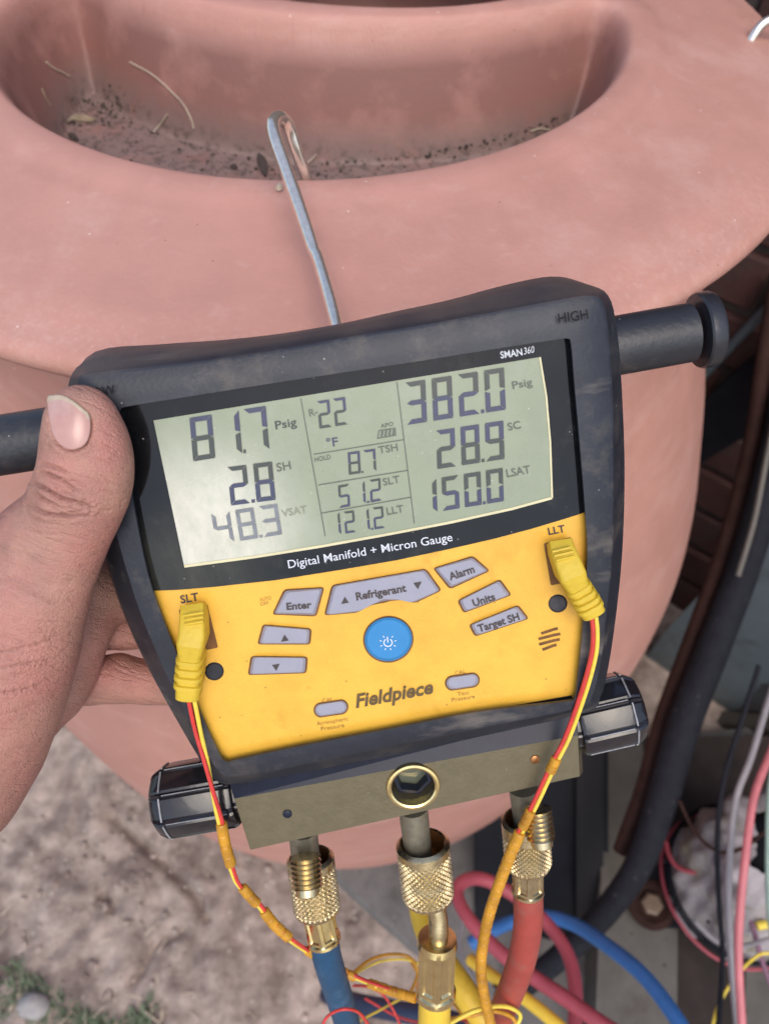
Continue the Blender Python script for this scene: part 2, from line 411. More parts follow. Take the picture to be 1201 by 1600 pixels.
addmix(M['skin'], noise_fac(24, .5, .68, (1, 1, 1), .45), (.33, .175, .14))
addmix(M['skin'], noise_fac(260, .58, .72, (1, 1, 1), .35), (.29, .14, .115))
def skin_cells(m):
    nt = m.node_tree; N = nt.nodes; Lk = nt.links.new; b = N['Principled BSDF']; tc = [n for n in N if n.type == 'TEX_COORD'][0].outputs['Object']
    bp = [n for n in N if n.type == 'BUMP'][0]; src = bp.inputs['Height'].links[0].from_socket
    v = N.new('ShaderNodeTexVoronoi'); v.feature = 'DISTANCE_TO_EDGE'; v.inputs['Scale'].default_value = 1300; Lk(tc, v.inputs['Vector'])
    r = N.new('ShaderNodeMapRange'); r.inputs[2].default_value = .18; Lk(v.outputs['Distance'], r.inputs[0])
    a = N.new('ShaderNodeMath'); a.operation = 'MULTIPLY_ADD'; Lk(r.outputs[0], a.inputs[0]); a.inputs[1].default_value = .16; Lk(src, a.inputs[2]); Lk(a.outputs[0], bp.inputs['Height'])
def skin_wrinkles(m):
    nt = m.node_tree; N = nt.nodes; Lk = nt.links.new; b = N['Principled BSDF']; tc = [n for n in N if n.type == 'TEX_COORD'][0].outputs['Object']
    bp = [n for n in N if n.type == 'BUMP'][0]; src = bp.inputs['Height'].links[0].from_socket
    ax = (RT * .92 + UP * -.40); ay = (UP * .92 + RT * .40)
    c = N.new('ShaderNodeCombineXYZ')
    for i, (a, sc) in enumerate(((ax, 90), (ay, 750), (FW, 300))):
        d = N.new('ShaderNodeVectorMath'); d.operation = 'DOT_PRODUCT'; Lk(tc, d.inputs[0]); d.inputs[1].default_value = a * sc; Lk(d.outputs['Value'], c.inputs[i])
    n = N.new('ShaderNodeTexNoise'); n.inputs['Scale'].default_value = 1; n.inputs['Detail'].default_value = 4; Lk(c.outputs[0], n.inputs['Vector'])
    r = N.new('ShaderNodeMapRange'); r.inputs[1].default_value = .30; r.inputs[2].default_value = .48; Lk(n.outputs[0], r.inputs[0])
    a = N.new('ShaderNodeMath'); a.operation = 'MULTIPLY_ADD'; Lk(r.outputs[0], a.inputs[0]); a.inputs[1].default_value = .85; Lk(src, a.inputs[2]); Lk(a.outputs[0], bp.inputs['Height'])
    bp.inputs['Strength'].default_value = .5
    def attr(name, k):
        def f(N, Lk, tc):
            q = N.new('ShaderNodeAttribute'); q.attribute_name = name; g = N.new('ShaderNodeMath'); g.operation = 'MULTIPLY'; g.use_clamp = True; Lk(q.outputs['Fac'], g.inputs[0]); g.inputs[1].default_value = k; return g.outputs[0]
        return f
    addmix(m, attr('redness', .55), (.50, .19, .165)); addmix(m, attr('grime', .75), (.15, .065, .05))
skin_cells(M['skin']); skin_wrinkles(M['skin'])
M['nail'] = mat('fingernail', (0.47, 0.27, 0.235), 0.24, var=.10, vs=120, coat=.25, col2=(.52, .36, .325), c2s=110, c2lo=.48, c2hi=.7)
M['nail_tip'] = mat('nail tip', (0.47, .38, .28), .4, var=.15, vs=300)
M['soil'] = mat('dirt', (.35, .285, .245), .95, var=.38, vs=45, bump=1.0, bs=160, col2=(.15, .112, .096), c2s=20, c2lo=.46, c2hi=.66, specks=[((.42, .37, .32), 90, .22), ((.12, .09, .075), 110, .14)])
M['concrete'] = mat('concrete', (.16, .155, .15), .9, var=.25, vs=60, bump=.6, bs=200, col2=(.10, .095, .09), c2s=30, specks=[((.3, .29, .27), 120, .15)])
M['grass'] = mat('grass', (.10, .135, .075), .6, var=.35, vs=60)
M['straw'] = mat('straw', (.48, .40, .30), .7, var=.25, vs=80)
M['pebble'] = mat('pale stone', (.30, .29, .285), .8, var=.15, vs=90)
M['crumb'] = mat('dark crumbs', (.055, .040, .034), .95, var=.4, vs=300)
M['leaf'] = mat('dry leaf', (.27, .21, .14), .8, var=.3, vs=200)
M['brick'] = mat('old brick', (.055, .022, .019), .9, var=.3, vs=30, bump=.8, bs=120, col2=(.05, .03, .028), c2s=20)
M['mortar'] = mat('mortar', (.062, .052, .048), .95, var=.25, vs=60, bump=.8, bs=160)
M['foam'] = mat('black foam insulation', (.011, .012, .018), .8, spec=.25, var=.3, vs=80, bump=.6, bs=220, specks=[((.12, .12, .12), 160, .14)])
M['rust'] = mat('rusty pipe', (.035, .016, .013), .8, spec=.2, var=.3, vs=80, bump=.5, bs=200)
M['panel'] = mat('blue grey painted metal', (.105, .135, .155), .42, var=.12, vs=20, bump=.1, bs=80, col2=(.06, .07, .08), c2s=9)
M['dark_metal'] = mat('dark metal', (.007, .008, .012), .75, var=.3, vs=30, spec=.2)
M['bolt'] = mat('dull bolt', (.17, .12, .085), .6, var=.2, vs=200)
M['pan'] = mat('beige painted metal', (.105, .098, .086), .5, var=.18, vs=30, bump=.2, bs=120, col2=(.07, .055, .045), c2s=22, c2lo=.55, c2hi=.75, specks=[((.05, .03, .02), 90, .2)])
M['rust_pan'] = mat('rusted sheet metal', (.022, .014, .012), .8, var=.4, vs=40, bump=.6, bs=120)
M['white_wrap'] = mat('white blanket', (.36, .335, .35), .8, var=.15, vs=40, bump=.6, bs=90, col2=(.24, .22, .17), c2s=24)
M['rope'] = mat('brown rope', (.24, .15, .06), .8, var=.35, vs=120, bump=.7, bs=300)
M['wire_grey'] = mat('grey wire', (.27, .26, .28), .5)
M['wire_pink'] = mat('pink wire', (.55, .17, .19), .5)
M['wire_green'] = mat('pale green wire', (.25, .36, .31), .5)
M['wire_purple'] = mat('purple wire', (.22, .11, .17), .5)

# ------------------------------------------------------------------ ground
GZ = -0.785
def sm(a, b, x):
    t = np.clip((x - a) / (b - a), 0, 1); return t * t * (3 - 2 * t)
def vnoise(x, y, seed=0):
    xi = np.floor(x).astype(int); yi = np.floor(y).astype(int); fx = x - xi; fy = y - yi
    fx = fx * fx * (3 - 2 * fx); fy = fy * fy * (3 - 2 * fy)
    def h(a, b):
        n = (a * 374761393 + b * 668265263 + seed * 974711) & 0x7fffffff
        n = ((n ^ (n >> 13)) * 1274126177) & 0x7fffffff
        return ((n ^ (n >> 16)) & 0xffff) / 65535.0
    return (h(xi, yi) * (1 - fx) + h(xi + 1, yi) * fx) * (1 - fy) + (h(xi, yi + 1) * (1 - fx) + h(xi + 1, yi + 1) * fx) * fy
def fbm(x, y, s, o=4, seed=0):
    r = 0; a = .5
    for i in range(o): r = r + a * (vnoise(x * s, y * s, seed + i) - .5); s *= 2.1; a *= .5
    return r
xs = np.concatenate([[-40, -15, -6, -3, -1.6, -1.1, -.85], np.arange(-.75, .25, .0045), [.35, .5, .7, .9, 1.2, 1.8, 3, 6, 15, 40]])
ys = np.concatenate([[-40, -15, -6, -3, -1.6, -1.1], np.arange(-.75, .0, .0045), [.2, .4, .8, 1.6, 3, 6, 15, 40]])
gx, gy = np.meshgrid(xs, ys)
gz = GZ + fbm(gx, gy, 9, 5, 3) * .022 + np.abs(fbm(gx, gy, 30, 3, 9)) * .020
def gcrack(pts, w, dep):
    global gz
    P = [Z(*q, GZ) for q in pts]; d = np.full(gx.shape, 1e9)
    for a, b in zip(P[:-1], P[1:]):
        ex_, ey_ = b.x - a.x, b.y - a.y; t = np.clip(((gx - a.x) * ex_ + (gy - a.y) * ey_) / (ex_ ** 2 + ey_ ** 2), 0, 1)
        d = np.minimum(d, np.hypot(gx - a.x - t * ex_, gy - a.y - t * ey_) + .004 * np.abs(fbm(gx, gy, 60, 2, 2)))
    gz = gz - dep * np.exp(-(d / w) ** 2)
gcrack([(175, 1275), (215, 1312), (255, 1345), (285, 1375), (305, 1400), (325, 1435)], .0055, .016)
gcrack([(285, 1455), (240, 1475), (222, 1510), (205, 1535)], .005, .012)
gcrack([(160, 1400), (175, 1415)], .006, .012)
gv = np.stack([gx, gy, gz], -1).reshape(-1, 3)
nx_, ny_ = len(xs), len(ys)
ii = np.arange(nx_ * ny_).reshape(ny_, nx_)
gf = np.stack([ii[:-1, :-1], ii[:-1, 1:], ii[1:, 1:], ii[1:, :-1]], -1).reshape(-1, 4)
tag(mk('ground', gv, gf, M['soil'], smooth=180), kind='structure')

# concrete pad under the cooling unit
pp = [(505, 1352), (575, 1420), (640, 1478), (730, 1548), (830, 1640), (1250, 1700), (1500, 1100), (760, 1180), (520, 1300)]
top = [Z(x, y, -.752) for x, y in pp]
v, f = loft([[p + Vector((0, 0, -.06)) for p in top], [p + Vector((0, 0, -.006)) for p in top],
             [p + (Vector((.25, -.2, -.752)) - p) * .012 for p in top]])
tag(mk('concrete_pad', v, f, M['concrete'], smooth=30), kind='structure')

# grass, straw
mb = MB()
for i in range(9000):
    px, py = random.uniform(-200, 245), random.uniform(1500, 1790)
    if fbm(np.array(px), np.array(py), .022, 3, 5) * 130 + (py - 1545) - max(0, px - 60) * .16 < 0: continue
    p = Z(px, py, GZ - .004); a = random.uniform(0, 6.28); h = random.uniform(.004, .016); w = random.uniform(.0006, .0016)
    d = Vector((math.cos(a), math.sin(a), 0)); s = Vector((-d.y, d.x, 0)) * w; le = random.uniform(.5, 1.6)
    q = p + Vector((0, 0, h * .7)) + d * h * le * .4; t = p + Vector((0, 0, h)) + d * h * le
    mb.add([p - s, p + s, q + s, q - s, t], [[0, 1, 2, 3], [3, 2, 4]])
tag(mb.build('grass', M['grass'], smooth=0), 'short sparse grass at the edge of the bare dirt', 'grass', kind='stuff')
mb = MB()
for i in range(60):
    px, py = random.uniform(-60, 420), random.uniform(1380, 1640)
    if py < 1440 + px * .35 - 60: continue
    p = Z(px, py, GZ + .006); a = random.uniform(0, 6.28); l = random.uniform(.006, .022)
    d = Vector((math.cos(a), math.sin(a), random.uniform(-.1, .2))) * l
    mb.add(*tube([p, p + d * .5 + Vector((0, 0, .002)), p + d], random.uniform(.0004, .0009), 5, smoothn=3))
tag(mb.build('straw', M['straw'], smooth=60), 'scraps of dry straw scattered over the dirt', 'straw', kind='stuff')
mb = MB()
for i in range(900):
    px, py = random.uniform(-120, 620), random.uniform(1120, 1700)
    p = Z(px, py, GZ + .001)
    if math.hypot(p.x, p.y) < .27: continue
    s = random.choice((.0012, .0018, .0026, .0040)) * random.uniform(.7, 1.3)
    bm = bmesh.new(); bmesh.ops.create_icosphere(bm, subdivisions=1, radius=1)
    vs = [p + Vector((q.co.x * s * random.uniform(.6, 1.3), q.co.y * s * random.uniform(.6, 1.3), q.co.z * s * .7 * random.uniform(.6, 1.2))) for q in bm.verts]
    fs = [[w.index for w in q.verts] for q in bm.faces]; bm.free(); mb.add(vs, fs)
tag(mb.build('clods', M['soil'], smooth=60), 'small clods and grit lying loose on the bare dirt', 'grit', kind='stuff')
def blob(name, c, r, squash, material, label, cat, seed=1, group=None):
    bm = bmesh.new(); bmesh.ops.create_icosphere(bm, subdivisions=3, radius=1)
    vs = []
    for q in bm.verts:
        n = q.co; k = 1 + .5 * float(fbm(np.array(n.x * 1.3 + seed), np.array(n.y * 1.3 + n.z * 1.9), 1.5, 3, seed))
        vs.append(Vector(c) + Vector((n.x * r * k, n.y * r * k * .8, n.z * r * k * squash)))
    fs = [[w.index for w in q.verts] for q in bm.faces]; bm.free()
    return tag(mk(name, vs, fs, material, smooth=60, origin=c), label, cat, group)
blob('stone', Z(52, 1572, GZ + .008), .016, .7, M['pebble'], 'pale grey stone lying in the grass at the bottom left corner', 'stone', 3)

# ------------------------------------------------------------------ rain barrel
NT = 720
barrel = empty('rain_barrel', (0, 0, GZ), 'terracotta pink plastic rain barrel with a crescent planter pocket in its top', 'rain barrel')
th = np.linspace(0, 2 * np.pi, NT, endpoint=False)
def smax(a, b, k):
    h = np.clip(.5 + .5 * (a - b) / k, 0, 1); return b * (1 - h) + a * h + k * h * (1 - h)
def pocket_field(x, y):
    dA = np.hypot(x - .004, y + .0) - .171
    dB = .199 - np.hypot(x - .030, y - .165)
    s = smax(dA, dB, .012)
    s = smax(s, (y - .035) * .95 + (x - .15) * .5, .030)          # right end of the crescent
    s = smax(s, (y - .062) * .9 - (x + .15) * .3, .030)          # left end
    return s
_gx = np.arange(-.20, .22, .0012); _gy = np.arange(-.20, .12, .0012); _GX, _GY = np.meshgrid(_gx, _gy); _F = pocket_field(_GX, _GY)
_cp = []
for ax_ in (0, 1):
    a_ = _F[:-1] if ax_ == 0 else _F[:, :-1]; b_ = _F[1:] if ax_ == 0 else _F[:, 1:]
    iy_, ix_ = np.nonzero((a_ < 0) != (b_ < 0)); t_ = a_[iy_, ix_] / (a_[iy_, ix_] - b_[iy_, ix_])
    _cp.append(np.stack([_gx[ix_] + (t_ * .0012 if ax_ else 0), _gy[iy_] + (0 if ax_ else t_ * .0012)], 1))
_cp = np.concatenate(_cp)
def pocket_sd(x, y):
    x = np.asarray(x, float); y = np.asarray(y, float); f = pocket_field(x, y); out = np.clip(f, .05, None).reshape(-1); m = np.nonzero((f < .05).reshape(-1))[0]
    X1, Y1, F1 = x.reshape(-1), y.reshape(-1), f.reshape(-1)
    for c in range(0, len(m), 4000):
        i = m[c:c + 4000]; d = np.sqrt(((X1[i, None] - _cp[None, :, 0]) ** 2 + (Y1[i, None] - _cp[None, :, 1]) ** 2).min(1)); out[i] = np.where(F1[i] < 0, -d, d)
    return out.reshape(x.shape)
def top_z(x, y):
    r = np.hypot(x, y)
    z = .024 - .022 * (r / .28) ** 2
    z = z - .003 * sm(.250, .275, r)
    s = pocket_sd(x, y)
    tt_ = np.clip((.005 - s) / .023, 0, 1); dep = np.where(tt_ < .25, 2 * tt_ ** 2, tt_ - .125) / .875
    fl = -.044 + fbm(x, y, 60, 3, 4) * .0035
    lip = .003 * np.exp(-((s - .012) / .012) ** 2)
    z = (z + lip) * (1 - dep) + fl * dep
    so_ = np.hypot(x - .04, y - .113) - .130                      # the round opening
    hole = sm(.003, -.014, so_)
    z = z * (1 - hole) + (-.20) * hole
    return z
rr = np.concatenate([np.linspace(.0005, .272, 186)])
X = rr[:, None] * np.cos(th); Y = rr[:, None] * np.sin(th)
Zt = top_z(X, Y)
rings = [np.stack([X, Y, Zt], -1)]
zl = float(top_z(np.array(.272), np.array(0.)))
lip = [(.2745, zl - .0008), (.2768, zl - .0024), (.2782, zl - .0048), (.2782, zl - .0078), (.2762, zl - .0112), (.2720, zl - .0136), (.2660, zl - .0150), (.2590, zl - .0158)]
ring_xyz = [np.stack([r * np.cos(th), r * np.sin(th), np.full(NT, z)], -1) for r, z in lip]
allv = np.concatenate([rings[0]] + [q[None] for q in ring_xyz], 0)
def grid_faces(n, m):
    a = np.arange(n * m).reshape(n, m); b = np.roll(a, -1, 1)
    return np.stack([a[:-1], b[:-1], b[1:], a[1:]], -1).reshape(-1, 4)
_k = np.zeros(NT)
for c_ in (52, 128): _k += .085 * np.exp(-((np.degrees(th) - c_) / 30) ** 2)
_rr = np.hypot(allv[..., 0], allv[..., 1]); _kk = 1 + _k[None, :] * sm(.20, .275, _rr)
allv[..., 0] *= _kk; allv[..., 1] *= _kk
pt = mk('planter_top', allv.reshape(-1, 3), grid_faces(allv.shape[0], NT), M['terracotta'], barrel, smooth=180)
prof = [(.2515, zl - .0152), (.249, -.030), (.2485, -.055), (.2505, -.085), (.258, -.115), (.271, -.15), (.2875, -.2), (.301, -.25), (.3135, -.3), (.3215, -.35), (.3235, -.40),
        (.3215, -.45), (.3185, -.5), (.314, -.55), (.3085, -.6), (.300, -.65), (.289, -.7), (.276, -.74), (.26, -.765), (.24, GZ + .002)]
pr = crom([(a, b, 0) for a, b in prof], 4)
mt = 240; t2 = np.linspace(0, 2 * np.pi, mt, endpoint=False)
bv = np.stack([np.stack([p.x * np.cos(t2), p.x * np.sin(t2), np.full(mt, p.y)], -1) for p in pr], 0)
mk('body', bv.reshape(-1, 3), grid_faces(bv.shape[0], mt), M['terracotta'], barrel, smooth=180)

# wire handle let into the rim
hd = Z(1172, 67, .004)
tag(mk('bent_wire', *tube([hd + Vector((-.004, -.004, -.012)), hd + Vector((0, 0, .003)), hd + Vector((.006, .003, .010)), hd + Vector((.020, .004, .013)), hd + Vector((.036, 0, .008)), hd + Vector((.042, -.006, -.012))], .0026, 12), M['steel'], smooth=60, origin=hd),
    'shiny bent wire let into the right side of the pink barrel rim', 'wire')
# coil of rope lying in the opening
mb = MB()
for i in range(4):
    R = .118 - i * .007
    for k in range(2):
        ph = i * .3 + k
        pts = [Vector((.04 + math.cos(a) * (R + .002 * math.sin(5 * a + ph)), .113 + math.sin(a) * (R + .003 * math.sin(3 * a + ph)), -.010 - k * .012 - i * .002 + .003 * math.sin(2 * a + ph))) for a in np.linspace(0, 2 * math.pi, 41)]
        mb.add(*tube(pts, .0042, 8, smoothn=2))
tag(mb.build('rope_coil', M['rope'], origin=(.04, .113, -.03)), 'brown coiled rope inside the round opening at the top edge', 'rope')

# debris in the planter pocket
_bv = BVHTree.FromPolygons([Vector(p) for p in allv.reshape(-1, 3)], [list(q) for q in grid_faces(allv.shape[0], NT)])
def onbarrel(px, py, up=.0):
    d = ray(px, py).normalized(); h = _bv.ray_cast(CAM, d)
    p = h[0] if h[0] is not None else Z(px, py, -.04)
    return p - d * up
def twig(px, r, label, material='straw', up=.0012):
    P = [onbarrel(x, y, up) for x, y in px]
    tag(mk('twig', *tube(P, r, 7, smoothn=6), M[material], smooth=60, origin=P[0]), label, 'twig')
twig([(203, 97), (240, 118), (272, 147), (288, 165), (299, 187), (303, 201)], .00042, 'long thin curved pale stem lying against the back wall of the pocket')
twig([(240, 206), (250, 195), (261, 179)], .00045, 'short straight pale stalk lying on the pocket floor')
twig([(73, 97), (84, 106), (96, 112), (109, 119)], .0005, 'short bent stalk with a dark head stuck on the left end wall of the pocket')
twig([(66, 138), (72, 152), (80, 165)], .0004, 'fine reddish hair on the left end wall of the pocket', 'leaf')
twig([(478, 256), (486, 250), (494, 241)], .0005, 'tiny pale stalk on the pocket floor beside the wire hook')
twig([(829, 205), (843, 201), (858, 203)], .0005, 'tiny pale stalk at the right end of the pocket floor')
def leaf(px, w, label, material, name='dry_leaf', cat='leaf'):
    P = [onbarrel(x, y, .002) for x, y in px]; C = crom(P, 5); v, f = [], []
    for i, p in enumerate(C):
        t = i / (len(C) - 1); d = (C[min(i + 1, len(C) - 1)] - C[max(i - 1, 0)]).normalized(); s = d.cross(FW).normalized()
        ww = w * math.sin(math.pi * (.06 + .88 * t)) ** .8
        q = p - FW * .0012 * math.sin(math.pi * t)
        v += [q - s * ww, q - FW * .0011, q + s * ww, q + FW * .0009]
        if i:
            b = 4 * i
            for k in range(4): f.append([b - 4 + k, b - 4 + (k + 1) % 4, b + (k + 1) % 4, b + k])
    f += [[0, 1, 2, 3], [len(v) - 4, len(v) - 3, len(v) - 2, len(v) - 1]]
    tag(mk(name, v, f, M[material], smooth=50, origin=P[0]), label, cat)
leaf([(105, 190), (118, 185), (135, 186), (150, 187)], .0022, 'curled grey dry leaf lying at the left end of the pocket floor', 'leaf')
leaf([(108, 208), (114, 214), (122, 219)], .0020, 'small black leaf scrap beside the left front edge of the pocket', 'crumb')
leaf([(404, 240), (410, 255), (415, 275)], .0028, 'black clump of rotten leaf on the pocket floor left of the hook', 'crumb')
leaf([(360, 259), (366, 261), (371, 261)], .0018, 'small black crumb on the pocket floor near the black clump', 'crumb')
leaf([(430, 294), (437, 294), (442, 295)], .0016, 'tiny yellow leaf scrap on the pocket floor by the hook', 'straw')
mb = MB()
for i in range(620):
    u = random.random()
    px = random.uniform(110, 885)
    t = (px - 490) / 380
    ylo = 252 - 110 * t * t if px < 490 else 252 - 70 * t * t
    yhi = 302 - 85 * t * t
    py = ylo + (yhi - ylo) * (random.random() if random.random() < .5 else random.random() ** 3) + 2
    if random.random() < .25: px, py = random.gauss(165, 24), random.gauss(172, 16)
    p = onbarrel(px, py, .0003)
    if p.z > -.012: continue
    s = random.uniform(.0003, .0009) if random.random() < .8 else random.uniform(.0009, .0019)
    d = [Vector((random.uniform(.6, 1), 0, 0)), Vector((0, random.uniform(.6, 1), 0)), Vector((0, 0, random.uniform(.6, 1)))]
    mb.add([p + d[0] * s, p + d[1] * s, p - d[0] * s, p - d[1] * s, p + d[2] * s, p - d[2] * s],
           [[0, 1, 4], [1, 2, 4], [2, 3, 4], [3, 0, 4], [1, 0, 5], [2, 1, 5], [3, 2, 5], [0, 3, 5]])
tag(mb.build('soil_crumbs', M['crumb'], smooth=0), 'dark soil crumbs spread over the floor of the planter pocket', 'soil', kind='stuff')

# ------------------------------------------------------------------ digital manifold gauge
gauge = empty('manifold_gauge', DO, 'yellow and black digital refrigerant manifold gauge in a rubber boot, hooked on the barrel', 'gauge', M=DM)
BOOT = [((112, 598), (124, 590), (188, 640)), ((150, 549), (150, 582), (205, 634)), ((250, 538), (250, 571), (280, 622)), ((350, 531), (360, 558), (380, 606)),
        ((440, 521), (450, 544), (470, 592)), ((530, 506), (560, 524), (570, 577)), ((620, 486), (640, 511), (650, 565)), ((700, 469), (720, 497), (730, 552)),
        ((790, 445), (800, 482), (800, 541)), ((860, 432), (870, 469), (860, 532)), ((905, 440), (915, 462), (886, 529)), ((945, 462), (940, 470), (892, 540)),
        ((962, 520), (950, 520), (897, 600)), ((970, 620), (957, 620), (905, 690)), ((974, 740), (960, 740), (913, 790)), ((970, 860), (957, 860), (917, 870)),
        ((960, 960), (948, 960), (910, 980)), ((947, 1040), (938, 1040), (902, 1060)), ((936, 1082), (926, 1086), (897, 1090)), ((912, 1108), (903, 1106), (880, 1097)),
        ((750, 1147), (750, 1138), (745, 1113)), ((600, 1179), (600, 1169), (600, 1141)), ((470, 1203), (470, 1196), (470, 1166)), ((380, 1219), (380, 1213), (375, 1186)),
        ((338, 1216), (345, 1208), (352, 1190)), ((305, 1172), (318, 1168), (338, 1168)), ((265, 1105), (285, 1105), (315, 1118)), ((225, 1030), (248, 1030), (286, 1045)),
        ((190, 950), (215, 950), (256, 970)), ((165, 870), (190, 870), (232, 900)), ((142, 780), (165, 780), (213, 810)), ((122, 690), (140, 690), (197, 720)), ((110, 640), (126, 640), (187, 660))]
def loopat(k, z):
    return crom([D(*b[k], z) for b in BOOT], 4, True)
def lerp(a, b, t): return [p * (1 - t) + q * t for p, q in zip(a, b)]
O1, O2, E1, I1 = loopat(0, -.026), loopat(0, -.016), loopat(1, .0025), loopat(2, .0040)
cen = D(560, 840, -.03)
back = [p + (cen - p) * .05 - ez * .010 for p in O1]
mid = [p + ez * .001 + (p - cen).normalized() * .0012 for p in lerp(O2, E1, .5)]
E1a, E1b = [p - ez * .0012 + (p - cen).normalized() * .0002 for p in lerp(E1, O2, .04)], [p + ez * .0006 for p in lerp(E1, I1, .10)]
I1a, I2, I3 = [p + ez * .0002 for p in lerp(E1, I1, .80)], [p - ez * .0012 for p in loopat(2, .0040)], [p + (cen - p) * .004 for p in loopat(2, -.002)]
bv_, bf_ = loft([back, O1, O2, mid, E1a, E1, E1b, I1a, I1, I2, I3], caps=False)
bf_.append(list(range(len(back)))[::-1])
boot = mk('rubber_boot', bv_, bf_, M['boot'], gauge, smooth=38)
addmix(M['boot'], height_noise_fac(1, .0638, .0652, 40, .9, .15, .6), (.100, .078, .070))
addmix(M['boot'], noise_fac(60, .60, .70, (.25, 1, 1), .55), (.19, .17, .15))
# face: yellow panel and smoked window
curve = [(238, 923), (285, 921), (333, 917), (433, 906), (533, 890), (620, 875), (700, 858), (770, 842), (830, 826), (880, 811), (917, 799)]
Ipx = [b[2] for b in BOOT]
def inset_px(pl, k): 
    return [(x + (560 - x) * k, y + (840 - y) * k) for x, y in pl]
win = [curve[0], (213, 810), (197, 720), (187, 660), (186, 645), (194, 638), (205, 634)] + Ipx[2:9] + [(860, 532), (880, 529), (889, 535)] + Ipx[12:15] + curve[::-1][:-1]
yel = [q for q in Ipx[15:30]] + [(233, 905)] + curve
yel = [(917, 870), (910, 980), (902, 1060), (898, 1085), (890, 1093), (745, 1113), (600, 1141), (470, 1166), (375, 1186), (358, 1188), (346, 1182), (338, 1168), (315, 1118), (286, 1045), (256, 970)] + curve
M0 = plate(inset_px(win, -.004), -.004, .0006)
window = mk('display_window', *M0, M['window'], gauge, smooth=0)
mk('face_panel', *plate(inset_px(yel, -.003), -.004, .0), M['yellow'], gauge, smooth=0)
# dark recessed seam round the face
mk('seam', *ribbon([(893, 1089), (745, 1115), (600, 1143), (470, 1168), (375, 1188), (355, 1190)], 5, .0003), M['emboss'], gauge, smooth=0)
lcd_bot = [(288, 885), (400, 870), (500, 854), (600, 836), (700, 817), (800, 795), (862, 778)]
lcdp = [(240, 657), (843, 558), (853, 620), (859, 690), (862, 778)] + lcd_bot[::-1][1:]
lcd = mk('lcd_screen', *plate(lcdp, 0, .0009), M['lcd'], gauge, smooth=0)
mk('screen_edge', *ribbon([(843, 558), (853, 620), (859, 690), (862, 778)], 3, .0011), M['lcd_frame'], lcd, smooth=0)
mk('screen_edge', *ribbon([(862, 778)] + lcd_bot[::-1][1:], 4, .0011), M['lcd_frame'], lcd, smooth=0)
SEG = {'0': 'abcdef', '1': 'bc', '2': 'abged', '3': 'abgcd', '4': 'fgbc', '5': 'afgcd', '6': 'afgedc', '7': 'abc', '8': 'abcdefg', '9': 'abfgcd'}
def digits(items, mt_, mb_, z=.00115, th_=.17, name='digit'):
    """items: (character, bl, br, tl) pixel corners; upper half and lower half in their own tints"""
    for ch, bl, br, tl in items:
        v, f, mi = [], [], []
        U = (br[0] - bl[0], br[1] - bl[1]); V = (tl[0] - bl[0], tl[1] - bl[1])
        asp = math.hypot(*U) / math.hypot(*V); ty = th_ * asp
        def P(u, w): return D(bl[0] + U[0] * u + V[0] * w, bl[1] + U[1] * u + V[1] * w, z)
        g = .010
        tx = th_ * 1.05
        S = {'a': [(g, 1), (1 - g, 1), (1 - tx, 1 - ty), (tx, 1 - ty)], 'd': [(g, 0), (1 - g, 0), (1 - tx, ty), (tx, ty)],
             'f': [(0, 1 - g), (tx, 1 - ty - g), (tx, .5 + ty * .45), (0, .5 + g)], 'b': [(1, 1 - g), (1 - tx, 1 - ty - g), (1 - tx, .5 + ty * .45), (1, .5 + g)],
             'e': [(0, g), (tx, ty + g), (tx, .5 - ty * .45), (0, .5 - g)], 'c': [(1, g), (1 - tx, ty + g), (1 - tx, .5 - ty * .45), (1, .5 - g)],
             'g': [(.04, .5), (tx, .5 + ty * .5), (1 - tx, .5 + ty * .5), (.96, .5), (1 - tx, .5 - ty * .5), (tx, .5 - ty * .5)]}
        if ch == '.':
            P4 = [P(.15, 0), P(.85, 0), P(.85, 1), P(.15, 1)]
            o = mk('decimal_point', P4, [[0, 1, 2, 3]], mb_, lcd, smooth=0); continue
        for s in SEG[ch]:
            q = S[s]; b0 = len(v); v += [P(*c) for c in q]; f.append([b0 + i for i in range(len(q))]); mi.append(0 if s in 'abf' else 1)
        me_o = mk(name, v, f, [mt_, mb_], lcd, smooth=0)
        for p_, m_ in zip(me_o.data.polygons, mi): p_.material_index = m_
def number(s, bl, br, tl, w, mt_, mb_, th_=.17):
    """spread a number's digits evenly from bl to br; w = digit width over pitch; '.' takes no cell; first 1 sits in its cell's right"""
    n = len(s.replace('.', '')); L_ = math.hypot(br[0] - bl[0], br[1] - bl[1]); ux, uy = (br[0] - bl[0]) / L_, (br[1] - bl[1]) / L_
    pitch = L_ / (n - 1 + w); dw = pitch * w; V = (tl[0] - bl[0], tl[1] - bl[1]); k = 0; it = []
    for c in s:
        if c == '.':
            x = (k - 1) * pitch + dw + (pitch - dw) * .12; q = (pitch - dw) * .75
            b = (bl[0] + ux * x, bl[1] + uy * x); it.append((c, b, (b[0] + ux * q, b[1] + uy * q), (b[0] + V[0] * .085, b[1] + V[1] * .085))); continue
        x = k * pitch; b = (bl[0] + ux * x, bl[1] + uy * x)
        it.append((c, b, (b[0] + ux * dw, b[1] + uy * dw), (b[0] + V[0], b[1] + V[1]))); k += 1
    digits(it, mt_, mb_, th_=th_)
g_, b_, p_ = M['seg_grey'], M['seg_blue'], M['seg_pale']
number('382.0', (636, 664), (790, 640), (633, 598), .76, g_, b_, .24)
number('28.9', (683, 733), (788, 717), (681, 673), .76, b_, g_, .24)
number('150.0', (657, 804), (787, 783), (655, 752), .76, g_, b_, .24)
number('81.7', (302, 721), (421, 702), (296, 653), .82, b_, g_, .22)
number('2.8', (361, 790), (431, 781), (355, 730), .74, g_, b_, .23)
number('48.3', (338, 851), (441, 835), (330, 803), .76, p_, p_, .2)
